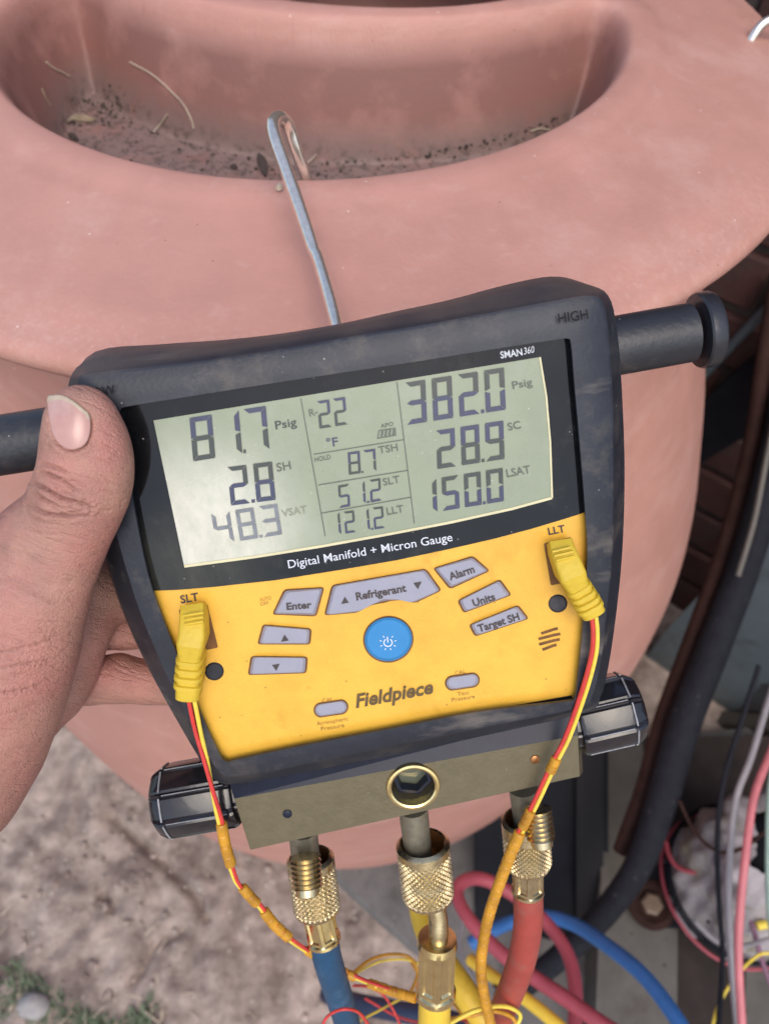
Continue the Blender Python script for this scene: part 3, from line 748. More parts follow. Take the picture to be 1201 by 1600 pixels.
number('22', (499, 670), (543, 663), (495, 627), .78, b_, g_, .22)
number('8.7', (545, 742), (588, 736), (543, 707), .78, b_, g_, .2)
number('51.2', (530, 794), (596, 782), (528, 759), .7, g_, b_, .2)
number('121.2', (517, 837), (601, 825), (514, 803), .72, g_, b_, .2)
def write(name, text, a, b, cap, material, parent=lcd, z=.00115, bold=0.0, shear=0.0):
    v, f = letter(text, a, b, cap, z, bold, shear)
    return mk(name, v, f, M[material], parent, smooth=0)
for t, a, b, c, m_ in [('Psig', (801, 608), (832, 602), 11.5, 'lcd_print'), ('SC', (794, 673), (814, 669), 11.5, 'lcd_print'), ('LSAT', (792, 746), (829, 739), 12, 'lcd_print'),
                       ('Psig', (431, 671), (464, 665), 12.5, 'seg_grey'), ('SH', (433, 737), (455, 733), 12.5, 'lcd_print'), ('VSAT', (441, 808), (480, 801), 11, 'lcd_print_pale'),
                       ('R-', (484, 651), (497, 648), 11, 'lcd_print'), ('°F', (511, 699), (529, 696), 13, 'seg_blue'), ('HOLD', (492, 722), (517, 717), 7, 'lcd_print'),
                       ('TSH', (592, 709), (622, 704), 11, 'lcd_print'), ('SLT', (599, 759), (625, 754), 11, 'lcd_print'), ('LLT', (605, 805), (631, 800), 11, 'lcd_print'),
                       ('APO', (595, 669), (615, 665), 6, 'lcd_print')]:
    write('display_lettering', t, a, b, c, m_, bold=.012)
mb = MB()
mb.add(*ribbon([(589, 685), (619, 680)], 1.6, .00115)).add(*ribbon([(592, 673), (618, 669)], 1.6, .00115)).add(*ribbon([(590, 685), (592, 673)], 1.6, .00113)).add(*ribbon([(618, 680), (617, 669)], 1.6, .00113))
for k in range(4): mb.add(*ribbon([(596 + k * 6, 682.5 - k), (597.5 + k * 6, 673.5 - k)], 3.4, .00115))
mb.build('battery_symbol', M['lcd_print'], lcd, smooth=0)
for a, b in [((470, 623), (508, 838)), ((620, 597), (647, 818)), ((490, 710), (631, 687)), ((497, 758), (637, 735)), ((502, 802), (642, 777))]:
    mk('divider_line', *ribbon([a, b], 1.5, .00113), M['lcd_print'], lcd, smooth=0)
write('window_lettering', 'SMAN', (782, 560), (816, 555), 10.5, 'white_print', window, .0009, bold=.016)
write('window_lettering', '360', (818, 554), (834, 551), 10.5, 'white_print', window, .0009, shear=.2)
write('window_lettering', 'Digital Manifold + Micron Gauge', (451, 888), (707, 845), 12.5, 'white_print', window, .0009, bold=.004)
# boot lettering
write('boot_lettering', 'HIGH', (873, 505), (919, 498), 15, 'emboss', boot, .0052, bold=.01)
write('boot_lettering', 'LOW', (137, 622), (181, 615), 14, 'emboss', boot, .0052, bold=.01)
# buttons
def button(poly, r=5, h=.0018, material='button', grow=6.5, ch=4.0, name='button'):
    pl = rounded(poly, r)
    cx = sum(p[0] for p in pl) / len(pl); cy = sum(p[1] for p in pl) / len(pl)
    gr = [(x + (x - cx) / math.hypot(x - cx, y - cy) * grow * .5, y + (y - cy) / math.hypot(x - cx, y - cy) * grow * .5) for x, y in pl]
    bt = mk(name, *plate(pl, -.0006, h, ch), M[material], gauge, smooth=25)
    mk('button_gap', *plate(gr, -.0006, .00014), M['grime'], bt, smooth=0)
    return bt
bE = button([(446, 923), (504, 919), (492, 961), (428, 959)])
bR = button([(521, 915), (663, 890), (687, 923), (645, 942), (625, 937), (602, 938), (580, 945), (560, 956), (509, 961)], 6)
bA = button([(679, 888), (737, 871), (762, 892), (704, 918)])
bU = button([(717, 938), (779, 907), (796, 930), (726, 956)])
bT = button([(735, 976), (807, 947), (823, 967), (744, 993)])
bu = button([(413, 977), (484, 983), (482, 1006), (405, 1006)])
bd = button([(395, 1026), (478, 1027), (476, 1051), (390, 1054)])
write('button_lettering', 'Enter', (448, 953), (487, 950), 10.5, 'dark_print', bE, .0020, .03)
write('button_lettering', 'Refrigerant', (557, 938), (635, 924), 11.5, 'dark_print', bR, .0020, .03)
write('button_lettering', 'Alarm', (703, 907), (742, 894), 11.5, 'dark_print', bA, .0020, .03)
write('button_lettering', 'Units', (740, 948), (774, 937), 11, 'dark_print', bU, .0020, .03)
write('button_lettering', 'Target SH', (748, 988), (812, 968), 11, 'dark_print', bT, .0020, .03)
def tri(cx, cy, s, up, parent):
    k = -1 if up else 1
    mk('arrow', [D(cx - s, cy - k * s * .8 + .17 * s, .0020), D(cx + s, cy - k * s * .8 - .17 * s, .0020), D(cx + k * 0.1 * s, cy + k * s * .9, .0020)], [[0, 1, 2]], M['dark_print'], parent, smooth=0)
tri(539, 938, 6, True, bR); tri(652, 915, 6.5, False, bR); tri(445, 997, 6, True, bu); tri(431, 1043, 6, False, bd)
def ell(cx, cy, rx, ry, n=48, rot=-9):
    c, s = math.cos(math.radians(rot)), math.sin(math.radians(rot)); o = []
    for k in range(n):
        a = 2 * math.pi * k / n; x, y = rx * math.cos(a), ry * math.sin(a); o.append((cx + x * c - y * s, cy + x * s + y * c))
    return o
pw = mk('power_button', *plate(ell(606.5, 999, 37, 34), -.0006, .0016, 4), M['blue_button'], gauge, smooth=25)
mk('button_gap', *plate(ell(606.5, 999, 39.5, 36.5), -.0006, .00014), M['grime'], pw, smooth=0)
mb = MB()
mb.add(*ribbon([(606 + 6.5 * math.sin(a), 1004 - 6 * math.cos(a)) for a in np.linspace(.55, 2 * math.pi - .55, 20)], 1.7, .0018))
mb.add(*ribbon([(604.8, 995), (606, 1004)], 1.7, .00183))
for a in np.linspace(.6, 2 * math.pi - .6, 8): mb.add(*ribbon([(606 + 10 * math.sin(a), 1004 - 9.3 * math.cos(a)), (606 + 13.5 * math.sin(a), 1004 - 12.5 * math.cos(a))], 1.3, .0018))
mb.build('power_symbol', M['white_print'], pw, smooth=0)
def pill(cx, cy, hl, hh):
    o = []
    for k in range(24):
        a = 2 * math.pi * k / 24 + math.pi / 2; x = math.cos(a) * hh + (hl - hh) * (1 if math.cos(a) < 0 else 1) * (1 if math.cos(a) > 0 else -1); y = math.sin(a) * hh
        c, s = math.cos(math.radians(-9)), math.sin(math.radians(-9)); o.append((cx + x * c - y * s, cy + x * s + y * c))
    return o
for cx, cy in ((517, 1107), (722, 1065)):
    c = mk('calibration_button', *plate(pill(cx, cy, 25, 10), -.0006, .0013, 3), M['button'], gauge, smooth=25)
    mk('button_gap', *plate(pill(cx, cy, 27.5, 12), -.0006, .00014), M['grime'], c, smooth=0)
for t, a, b, c, m_, bo, sh in [('SLT', (283, 943), (311, 938), 12, 'dark_print', .02, 0), ('LLT', (857, 836), (883, 831), 11, 'dark_print', .02, 0),
                              ('AUTO', (406, 940), (424, 937), 5.5, 'worn_print', 0, 0), ('OFF', (407, 947), (420, 945), 5.5, 'worn_print', 0, 0),
                              ('CAL', (504, 1098), (521, 1095), 6, 'worn_print', 0, 0), ('CAL', (711, 1055), (728, 1052), 6, 'worn_print', 0, 0),
                              ('Atmospheric', (495, 1134), (544, 1126), 6, 'worn_print', 0, 0), ('Pressure', (502, 1142), (538, 1136), 6, 'worn_print', 0, 0),
                              ('Test', (715, 1088), (733, 1085), 6, 'worn_print', 0, 0), ('Pressure', (706, 1097), (742, 1091), 6, 'worn_print', 0, 0),
                              ('Fieldpiece', (556, 1106), (676, 1083), 20, 'brown_print', .03, .28)]:
    write('face_lettering', t, a, b, c, m_, gauge, .0003, bo, sh)
# buzzer slots, sockets and round holes
for k in range(4):
    y = 986 + k * 8.5; w = (13, 17, 16, 11)[k]
    mk('buzzer_slot', *ribbon([(858 - w, y + 4), (858 - w * .4, y + 1.5), (858 + w * .4, y - 2), (858 + w, y - 4)], 4.2, .0002), M['grime'], gauge, smooth=0)
for pl in ([(279, 953), (324, 944), (341, 1012), (300, 1020)], [(849, 849), (892, 839), (905, 905), (860, 915)]):
    mk('probe_socket', *plate(rounded(pl, 3), -.002, .0002), M['grime'], gauge, smooth=0)
for cx, cy, r in ((335, 1049, 15), (871, 943, 15)):
    mk('round_cap', *plate(ell(cx, cy, r, r * .95, 32), -.001, .0006, 3), M['boot'], gauge, smooth=25)

# manifold block
bl_ = [(366, 1248), (902, 1149), (905, 1213), (391, 1328)]
bt_ = [(358, 1222), (898, 1112)]
zf, zb = -.006, -.034
F0 = [D(*p, zf) for p in bl_]
Tb = [D(*bt_[0], zf - .004), D(*bt_[1], zf - .004)]
Bk = [D(372, 1225, zb), D(905, 1118, zb), D(910, 1205, zb), D(398, 1312, zb)]
blk = mk('manifold_block', F0 + Tb + Bk, [[0, 1, 2, 3], [0, 4, 5, 1], [4, 6, 7, 5], [6, 9, 8, 7], [2, 8, 9, 3], [1, 5, 7, 8, 2], [0, 3, 9, 6, 4]], [M['block'], M['block_edge']], gauge, smooth=0)
for i in (1, 2, 4): blk.data.polygons[i].material_index = 1
# sight glass: bright ring, dark bore and hexagon below the glass
sc_ = D(645, 1228, zf)
rs = 42 * L(.27)
bore = mk('bore_cutter', *lathe(sc_ - ez * .010, ez, [(0, rs * .80), (.020, rs * .80)], 48), None, gauge, smooth=0)
bo_ = blk.modifiers.new('bore', 'BOOLEAN'); bo_.operation = 'DIFFERENCE'; bo_.object = bore; bo_.solver = 'EXACT'
bw_ = blk.modifiers.new('bevel', 'BEVEL'); bw_.width = .0005; bw_.segments = 2; bw_.limit_method = 'ANGLE'; bw_.angle_limit = math.radians(40)
bpy.context.view_layer.update()
nm_ = bpy.data.meshes.new_from_object(blk.evaluated_get(bpy.context.evaluated_depsgraph_get()))
blk.modifiers.clear(); blk.data = nm_; nm_.name = 'manifold_block'; bpy.data.objects.remove(bore)
sg = mk('sight_glass_ring', *lathe(sc_ - ez * .0002, ez, [(0, rs), (.0008, rs), (.0013, rs * .97), (.0014, rs * .88), (.0011, rs * .81), (-.0025, rs * .78)], 48, caps=False), M['gold'], gauge, smooth=30)
mk('sight_glass', *lathe(sc_ - ez * .0092, ez, [(0, rs * .79), (.0010, rs * .79)], 48), M['glass'], sg, smooth=30)
mk('sight_hexagon', *lathe(sc_ - ez * .0078, ez, [(0, rs * .77), (.0036, rs * .77), (.0036, rs * .62), (.0004, rs * .58)], 6, caps=False), M['block_edge'], sg, smooth=0)
for px, py, m_ in ((449, 1271, 'block_edge'), (835, 1186, 'copper')):
    mk('block_rivet', *lathe(D(px, py, zf), ez, [(0, .0016), (.0005, .0016), (.0008, .0010)], 16), M[m_], blk, smooth=30)
# hexagonal-fluted knobs
def knob(p0, p1, r, n=8):
    ax = (p1 - p0); ln = ax.length
    def fn(w, t, rr):
        k = (w / (2 * math.pi) * n) % 1.0; a = abs(k - .5) * 2            # 0 mid-facet .. 1 at ridge
        groove = .07 * (1 - min(1, abs(a - .86) / .10)) if a > .76 else 0
        flat = math.cos(math.pi / n) / math.cos((k - .5) * 2 * math.pi / n)
        return rr * (flat * .75 + .25 - groove)
    pr_ = [(0, r * .62), (.0007, r * .72), (.004, r * .74), (.0042, r * .96), (.0055, r), (ln - .006, r), (ln - .0035, r * .97), (ln - .001, r * .86), (ln, r * .74)]
    k = mk('knob', *lathe(p0, ax, pr_, 96, fn, ref=ez), M['knob'], gauge, smooth=25)
    # pale tubes put in as highlights along facet ridges and ends
    a = ax.normalized(); u = (ez - a * ez.dot(a)).normalized(); w_ = a.cross(u)
    for i in range(n):
        wq = 2 * math.pi * (i + .985) / n; rq = r * (math.cos(math.pi / n) / math.cos(.485 * 2 * math.pi / n) * .75 + .25)
        mk('edge_highlight', *tube([p0 + a * q_ + (u * math.cos(wq) + w_ * math.sin(wq)) * (rq - .0001) for q_ in (.006, ln * .5, ln - .006)], .00022, 6, smoothn=0), M['knob_edge_highlight'], k, smooth=60)
        ws = [2 * math.pi * (i + .1 + .8 * t / 6) / n for t in range(7)]
        def rad(w): 
            kk = (w / (2 * math.pi) * n) % 1.0
            return r * (math.cos(math.pi / n) / math.cos((kk - .5) * 2 * math.pi / n) * .75 + .25)
        pts = [p0 + a * (ln - .0048) + (u * math.cos(w) + w_ * math.sin(w)) * (rad(w) + .0001) for w in ws]
        mk('edge_highlight', *tube(pts, .00035, 6, smoothn=0), M['knob_edge_highlight'], k, smooth=60)
knob(D(388, 1229, -.020), D(246, 1254, -.020), .0133)
knob(D(880, 1128, -.020), D(997, 1101, -.020), .0133)
# upper valve handles
def handle(p0, p1, r, cap):
    ax = p1 - p0; ln = ax.length
    h = mk('valve_handle', *lathe(p0, ax, [(0, r * 1.0), (ln * .5, r * 1.0), (ln - .004, r * .99)], 40), M['handle'], gauge, smooth=40)
    if cap:
        mk('handle_flange', *lathe(p0, ax, [(ln - .0022, r * .86), (ln - .0020, r * 1.22), (ln - .0014, r * 1.27), (ln + .0020, r * 1.27), (ln + .0028, r * 1.22), (ln + .0031, r * 1.05)], 40), M['black'], h, smooth=30)
handle(D(930, 546, -.016), D(1098, 516, -.016), .0090, True)
handle(D(170, 669, -.016), D(-125, 716, -.016), .0092, True)
# steel hook
hp = [D(540, 560, -.030), W(527, 512, .262), W(512, 455, .272), W(497, 405, .282), W(488, 384, .286), W(470, 330, .291), W(446, 262, .297), W(430, 216, .301), W(427, 192, .306), W(438, 184, .312), W(452, 200, .318), W(464, 236, .324), W(476, 270, .331), W(488, 305, .340), W(500, 342, .352)]
mk('hook', *tube(hp, [.0023, .0023, .0023, .0023, .0024, .0025, .0026, .0027, .0027, .0027, .0027, .0026, .0026, .0026, .0026], 14), M['steel'], gauge, smooth=60)
# hose ports under the block
ports = [((473, 1296), (479, 1356)), ((645, 1262), (655, 1350)), ((817, 1230), (826, 1300))]
for a, b in ports:
    p0, p1 = D(*a, -.017), D(*b, -.018)
    mk('hose_port', *lathe(p0, p1 - p0, [(0, .0054), ((p1 - p0).length, .0052)], 28), M['stub'], gauge, smooth=40)

# ------------------------------------------------------------------ hoses with their fittings
def knurl(p0, p1, r, parent, name='knurled_nut', material='brass', nk=30, nz=96, band=.18):
    ax = p1 - p0; ln = ax.length; pr_ = [(ln * .30, r * .70), (ln * .02, r * .80), (0, r * .86), (ln * .03, r * .95)]
    for i in range(nz + 1): pr_.append((ln * (.05 + .85 * i / nz), r))
    pr_ += [(ln * .93, r * .97), (ln * .98, r * .93), (ln, r * .80)]
    tw = nk / 2 * (2 * math.pi) * 1.0
    def fn(w, t, rr):
        u = t / ln
        if u < band or u > .92 or rr < r * .99: return rr
        s = 2 * math.pi * r
        a = (w * nk / 2 + t / (s / nk) * math.pi); b = (w * nk / 2 - t / (s / nk) * math.pi)
        g = min(abs(math.sin(a)), abs(math.sin(b)))
        return rr - .00075 * (1 - min(1, g * 1.5))
    return mk(name, *lathe(p0, ax, pr_, 300, fn, ref=-FW), [M[material], M['copper']], parent, smooth=24)
def ferrule(p0, p1, r, parent, material='gold', n=6, ref=None):
    ax = p1 - p0; ln = ax.length
    def fn(w, t, rr):
        if t < ln * .14 or t > ln * .88: return rr
        k = (w / (2 * math.pi) * n) % 1.0
        flat = math.cos(math.pi / n) / math.cos((k - .5) * 2 * math.pi / n)
        q = rr * (flat * .9 + .1)
        if .2 < k < .8 and ln * .24 < t < ln * .80: q -= r * .10
        return q
    pr_ = [(0, r * .7), (ln * .02, r * .95), (ln * .12, r), (ln * .15, r)] + [(ln * (.16 + .7 * i / 24), r) for i in range(25)] + [(ln * .89, r * 1.02), (ln * .97, r * 1.02), (ln, r * .9)]
    return mk('ferrule', *lathe(p0, ax, pr_, 96, fn, ref=ref if ref is not None else -FW), M[material], parent, smooth=28)
def threads(p0, p1, r, parent, turns=6, tip=.25):
    ax = p1 - p0; ln = ax.length; pr_ = []
    for i in range(turns * 6 + 1):
        t = i / (turns * 6); pr_.append((ln * (1 - tip) * t, r * (1 + .085 * math.cos(t * turns * 2 * math.pi))))
    pr_ += [(ln * (1 - tip) + .0004, r * .84), (ln * .96, r * .80), (ln, r * .66)]
    return mk('threaded_port', *lathe(p0, ax, pr_, 32), M['brass'], parent, smooth=40)
# blue, left
def inner_wall(n):
    for p in n.data.polygons[:300]: p.material_index = 1
h1 = empty('refrigerant_hose', W(480, 1360, .285), 'blue charging hose screwed to the left port under the gauge', 'hose', 'charging hoses hanging from the gauge')
n1 = knurl(W(484, 1338, .293), W(496, 1424, .297), .0090, h1); inner_wall(n1)
threads(W(477, 1338, .279), W(481, 1400, .277), .0052, h1)
ferrule(W(494, 1416, .297), W(507, 1471, .300), .0064, h1)
mk('hose_tube', *tube([W(504, 1462, .300), W(512, 1500, .309), W(526, 1545, .327), W(541, 1595, .352), W(560, 1670, .40), W(580, 1760, .48)], .0058, 20), M['hose_blue'], h1, smooth=60)
# yellow, middle
h2 = empty('refrigerant_hose', W(660, 1350, .285), 'yellow charging hose with a bent metal neck on the middle port', 'hose', 'charging hoses hanging from the gauge')
n2 = knurl(W(660, 1316, .290), W(669, 1402, .296), .0101, h2, band=.16); inner_wall(n2)
mk('bent_neck', *tube([W(672, 1392, .294), W(679, 1412, .294), W(684, 1432, .295), W(685, 1455, .296), W(684, 1480, .298)], .0037, 20), M['brass'], h2, smooth=60)
ferrule(W(683, 1464, .298), W(680, 1556, .306), .0078, h2, 'gold', 6)
mk('hose_tube', *tube([W(680, 1548, .305), W(678, 1590, .310), W(676, 1640, .318), W(670, 1740, .34)], .0064, 20), M['hose_yellow'], h2, smooth=60)
# red, right
h3 = empty('refrigerant_hose', W(820, 1330, .285), 'red charging hose screwed to the right port under the gauge', 'hose', 'charging hoses hanging from the gauge')
n3 = knurl(W(820, 1278, .290), W(825, 1352, .296), .0090, h3, band=.3); inner_wall(n3)
threads(W(839, 1264, .275), W(847, 1324, .275), .0047, h3)
ferrule(W(824, 1346, .296), W(824, 1394, .300), .0062, h3, 'brass')
mk('hose_tube', *tube([W(824, 1386, .300), W(825, 1430, .306), W(821, 1470, .313), W(810, 1515, .324), W(793, 1560, .338), W(772, 1610, .358), W(735, 1700, .41)], .0058, 20), M['hose_red'], h3, smooth=60)

# ------------------------------------------------------------------ thermocouple leads
def rrect(c, u, v, hu, hv, n=5, e=.35):
    o = []
    for sx, sy, a0 in ((1, 1, 0), (-1, 1, 90), (-1, -1, 180), (1, -1, 270)):
        r = e * min(hu, hv)
        for k in range(n):
            a = math.radians(a0 + 90 * k / (n - 1)); o.append(c + u * (sx * (hu - r) + r * math.cos(a)) + v * (sy * (hv - r) + r * math.sin(a)))
    return o
def plug(path, root):
    """path: (px, py, z centre, half width px, half height m); lofted along the cable direction"""
    P = [D(a, b, z) for a, b, z, *_ in path]; rings = []
    for i, q in enumerate(path):
        d = (P[min(i + 1, len(P) - 1)] - P[max(i - 1, 0)]).normalized(); u = d.cross(ez).normalized(); w = u.cross(d)
        rings.append(rrect(P[i], u, w, q[3] * L(.235), q[4], e=q[5] if len(q) > 5 else .35))
    return mk('plug_body', *loft(rings), M['plug'], root, smooth=32)
def ribs(path, root, parent):
    for i in range(len(path)):
        a, b, z, hw, hh = path[i]; c = D(a, b, z); d = (D(*path[min(i + 1, len(path) - 1)][:3]) - D(*path[max(i - 1, 0)][:3])).normalized(); u = d.cross(ez).normalized(); w = u.cross(d)
        rg = [rrect(c + d * t, u, w, hw * L(.235) * s, hh * s, e=.6) for t, s in ((-.0009, .93), (-.0006, 1.06), (.0006, 1.06), (.0009, .93))]
        mk('rib', *loft(rg), M['plug'], parent, smooth=32)
def wire(name, pts, r, material, parent):
    return mk(name, *tube(pts, r, 10, smoothn=8), M[material], parent, smooth=60)
def wrap(pts, r, parent, turns=None):
    P = crom(pts, 10); ln = sum((P[i + 1] - P[i]).length for i in range(len(P) - 1)); turns = turns or max(2, int(ln / .0042))
    N = turns * 10; Q = []
    seg = [0]
    for i in range(len(P) - 1): seg.append(seg[-1] + (P[i + 1] - P[i]).length)
    for k in range(N + 1):
        s = ln * k / N; i = max(j for j in range(len(seg)) if seg[j] <= s + 1e-9); i = min(i, len(P) - 2)
        Q.append(P[i].lerp(P[i + 1], (s - seg[i]) / max(1e-9, seg[i + 1] - seg[i])))
    R = [r * (.80 if k % 10 == 0 else (1.0 + .05 * (k % 10) / 10)) for k in range(N + 1)]
    return mk('wrap_sleeve', *tube(Q, R, 14, smoothn=0), M['wrap'], parent, smooth=24)
t1 = empty('thermocouple_lead', D(305, 950, .003), 'yellow plug in the left socket with red and yellow wires and orange wrap', 'probe lead', 'thermocouple leads plugged into the gauge')
pb = plug([(303, 946, .0030, 18, .0026, .25), (304, 960, .0045, 19, .0042, .25), (304, 990, .0062, 20.5, .0058, .3), (301, 1002, .0072, 21, .0062, .35), (300, 1016, .0072, 18, .0054, .5), (298, 1040, .0072, 17.5, .0048, .6), (296, 1070, .0072, 19, .0047, .6), (295, 1085, .0072, 19, .0043, .6), (295, 1090, .0072, 12, .0028, .6)], t1)
ribs([(299, 1025, .0072, 19.5, .0053), (298, 1038, .0072, 20.0, .0053), (297, 1051, .0072, 20.5, .0052), (296, 1064, .0072, 20.5, .0051)], t1, pb)
for k in range(3): mk('grip_line', *tube([D(288, 962 + k * 7, .0088 + .0006 * k), D(318, 957 + k * 7, .0088 + .0006 * k)], .0005, 6, smoothn=0), M['plug'], pb, smooth=60)
wr = [D(293, 1082, .0066), D(298, 1110, .0058), D(306, 1145, .004), D(318, 1185, .004), D(331, 1230, .003), D(343, 1268, .001), D(349, 1292, 0), D(356, 1330, -.001), D(365, 1360, -.002), D(376, 1385, -.003)]
wy = [D(301, 1082, .0066), D(307, 1110, .0058), D(314, 1145, .0042), D(324, 1188, .0026), D(330, 1225, .0012), D(337, 1265, .001), D(343, 1290, 0), D(352, 1330, -.001), D(361, 1360, -.002), D(372, 1383, -.003)]
run1 = [(349, 1290, 0), (356, 1325, -.001), (365, 1362, -.002), (379, 1389, -.003), (403, 1412, -.004), (422, 1437, -.005), (450, 1465, -.006), (480, 1486, -.014), (508, 1502, -.024), (545, 1522, -.028), (590, 1541, -.022), (650, 1560, -.014)]
R1 = [D(*q) for q in run1]
def off(pts, s): return [p + ex * s * .6 + ey * s * .5 for p in pts]
wire('red_wire', wr + off(R1[4:], .0006), .00072, 'wire_red', t1)
wire('yellow_wire', wy + off(R1[4:], -.0006), .00072, 'wire_yellow', t1)
wrap([D(346, 1286, 0), D(352, 1320, -.001), D(361, 1352, -.0018)], .0019, t1)
wrap([D(378, 1386, -.003), D(392, 1402, -.0035), D(402, 1412, -.004)], .0018, t1)
wrap([D(412, 1423, -.0045), D(428, 1444, -.0055), D(452, 1466, -.006)], .0019, t1)
wrap([D(480, 1485, -.014), D(505, 1500, -.024), D(530, 1515, -.028), D(556, 1528, -.028)], .0018, t1)
wrap([D(575, 1536, -.025), D(610, 1548, -.020), D(650, 1560, -.014)], .0019, t1)
t2_ = empty('thermocouple_lead', D(872, 855, .003), 'yellow plug in the right socket with red and yellow wires and orange wrap', 'probe lead', 'thermocouple leads plugged into the gauge')
pb = plug([(873, 846, .0030, 18, .0026, .25), (876, 860, .0045, 19, .0042, .25), (886, 886, .0062, 20.5, .0058, .3), (890, 896, .0072, 21, .0062, .35), (896, 908, .0072, 18, .0054, .5), (907, 925, .0072, 17.5, .0048, .6), (918, 944, .0072, 19, .0047, .6), (924, 955, .0072, 19, .0043, .6), (926, 959, .0072, 12, .0028, .6)], t2_)
ribs([(900, 914, .0072, 19.5, .0053), (906, 924, .0072, 20, .0053), (912, 934, .0072, 20.5, .0052), (917, 943, .0072, 20.5, .0051)], t2_, pb)
for k in range(3): mk('grip_line', *tube([D(862 + k * 3, 862 + k * 7, .0088 + .0006 * k), D(891 + k * 3, 855 + k * 7, .0088 + .0006 * k)], .0005, 6, smoothn=0), M['plug'], pb, smooth=60)
w2 = [(925, 950, .0072), (929, 985, .0075), (927, 1020, .007), (916, 1065, .006), (901, 1110, .004), (884, 1155, .002), (866, 1190, .001), (852, 1220, 0), (838, 1250, -.001), (823, 1280, -.002), (812, 1300, -.003)]
wire('red_wire', [D(a - 3.2, b, z) for a, b, z in w2], .00072, 'wire_red', t2_)
wire('yellow_wire', [D(a + 3.6, b + 1, z) for a, b, z in w2], .00072, 'wire_yellow', t2_)
wrap([D(869, 1184, .001), D(859, 1206, .0005)], .0018, t2_, 2)
wrap([D(829, 1266, -.0015), D(816, 1293, -.0025)], .0018, t2_, 3)
wrap([D(812, 1300, -.003), D(797, 1335, -.005), D(780, 1380, -.008), D(765, 1425, -.010), D(755, 1470, -.012), D(751, 1515, -.014), D(757, 1560, -.016), D(766, 1600, -.018), D(775, 1650, -.02)], .0021, t2_)

# ------------------------------------------------------------------ person: the hand holding the gauge
def camspace(px, py, d): return np.array([(px - CX) / FPX * d, -(py - CY) / FPX * d, d])
h_ = .0010
lo = np.array([-.300, -.150, .180]); hi = np.array([-.055, .056, .330])
n3_ = np.ceil((hi - lo) / h_).astype(int)
gx_ = [lo[i] + h_ * np.arange(n3_[i]) for i in range(3)]
SDF = np.full(n3_, 1.0, np.float32)
def prim(chain, k, flat=1.0):
    """chain: (px, py, depth, radius px); smooth union into the field; flat < 1 squeezes it along the view"""
    for (a, b) in zip(chain[:-1], chain[1:]):
        A, B = camspace(*a[:3]), camspace(*b[:3]); ra, rb = a[3] * L(a[2]), b[3] * L(b[2])
        m = max(ra, rb) + k * 1.5 + .004
        l_ = np.minimum(A, B) - m; u_ = np.maximum(A, B) + m
        s = [slice(max(0, int((l_[i] - lo[i]) / h_)), max(0, min(n3_[i], int((u_[i] - lo[i]) / h_) + 2))) for i in range(3)]
        if any(q.stop <= q.start for q in s): continue
        x = gx_[0][s[0]][:, None, None] - A[0]; y = gx_[1][s[1]][None, :, None] - A[1]; z = (gx_[2][s[2]][None, None, :] - A[2]) / flat
        d = B - A; d2 = np.array([d[0], d[1], d[2] / flat]); dd = d2 @ d2 + 1e-12
        t = np.clip((x * d2[0] + y * d2[1] + z * d2[2]) / dd, 0, 1)
        q = np.sqrt((x - t * d2[0]) ** 2 + (y - t * d2[1]) ** 2 + (z - t * d2[2]) ** 2) - (ra + t * (rb - ra))
        c = SDF[tuple(s)]; hh = np.clip(.5 + .5 * (c - q) / k, 0, 1)
        SDF[tuple(s)] = c * (1 - hh) + q * hh - k * hh * (1 - hh)
# thumb (nail towards the lens), thenar, palm, wrist, forearm
prim([(127, 656, .2095, 55), (132, 684, .2112, 60), (136, 715, .2130, 65), (134, 745, .2150, 67), (127, 772, .2170, 67), (112, 808, .2195, 66), (88, 850, .2225, 72), (62, 900, .225, 80), (36, 960, .229, 84)], .004, .82)
prim([(100, 800, .222, 50), (60, 850, .227, 62), (20, 920, .233, 80)], .006)
prim([(36, 960, .229, 84), (15, 1020, .232, 92), (-12, 1090, .235, 98), (-45, 1160, .24, 104), (-85, 1220, .245, 108), (-200, 1300, .255, 130), (-520, 1440, .27, 150)], .008)
prim([(-10, 950, .24, 100), (-90, 1040, .25, 120), (-190, 1200, .26, 130)], .012)
# index base behind the thumb and the fingers round the back of the boot
prim([(-110, 930, .262, 70), (-40, 862, .268, 52), (20, 850, .272, 44), (120, 865, .276, 40), (240, 870, .280, 38)], .004)
prim([(-60, 990, .262, 80), (40, 930, .262, 72), (100, 915, .266, 62), (150, 930, .270, 44), (240, 930, .281, 36)], .005)
prim([(100, 925, .264, 62), (108, 985, .266, 58), (102, 1040, .267, 46), (85, 1085, .266, 40), (40, 1130, .262, 40), (-40, 1160, .258, 60)], .006)
prim([(90, 1000, .276, 40), (150, 988, .283, 29), (200, 986, .286, 28), (300, 984, .288, 28)], .002)
prim([(70, 1064, .276, 40), (140, 1064, .279, 37), (185, 1060, .281, 38), (230, 1066, .284, 34), (330, 1074, .288, 32)], .0015)
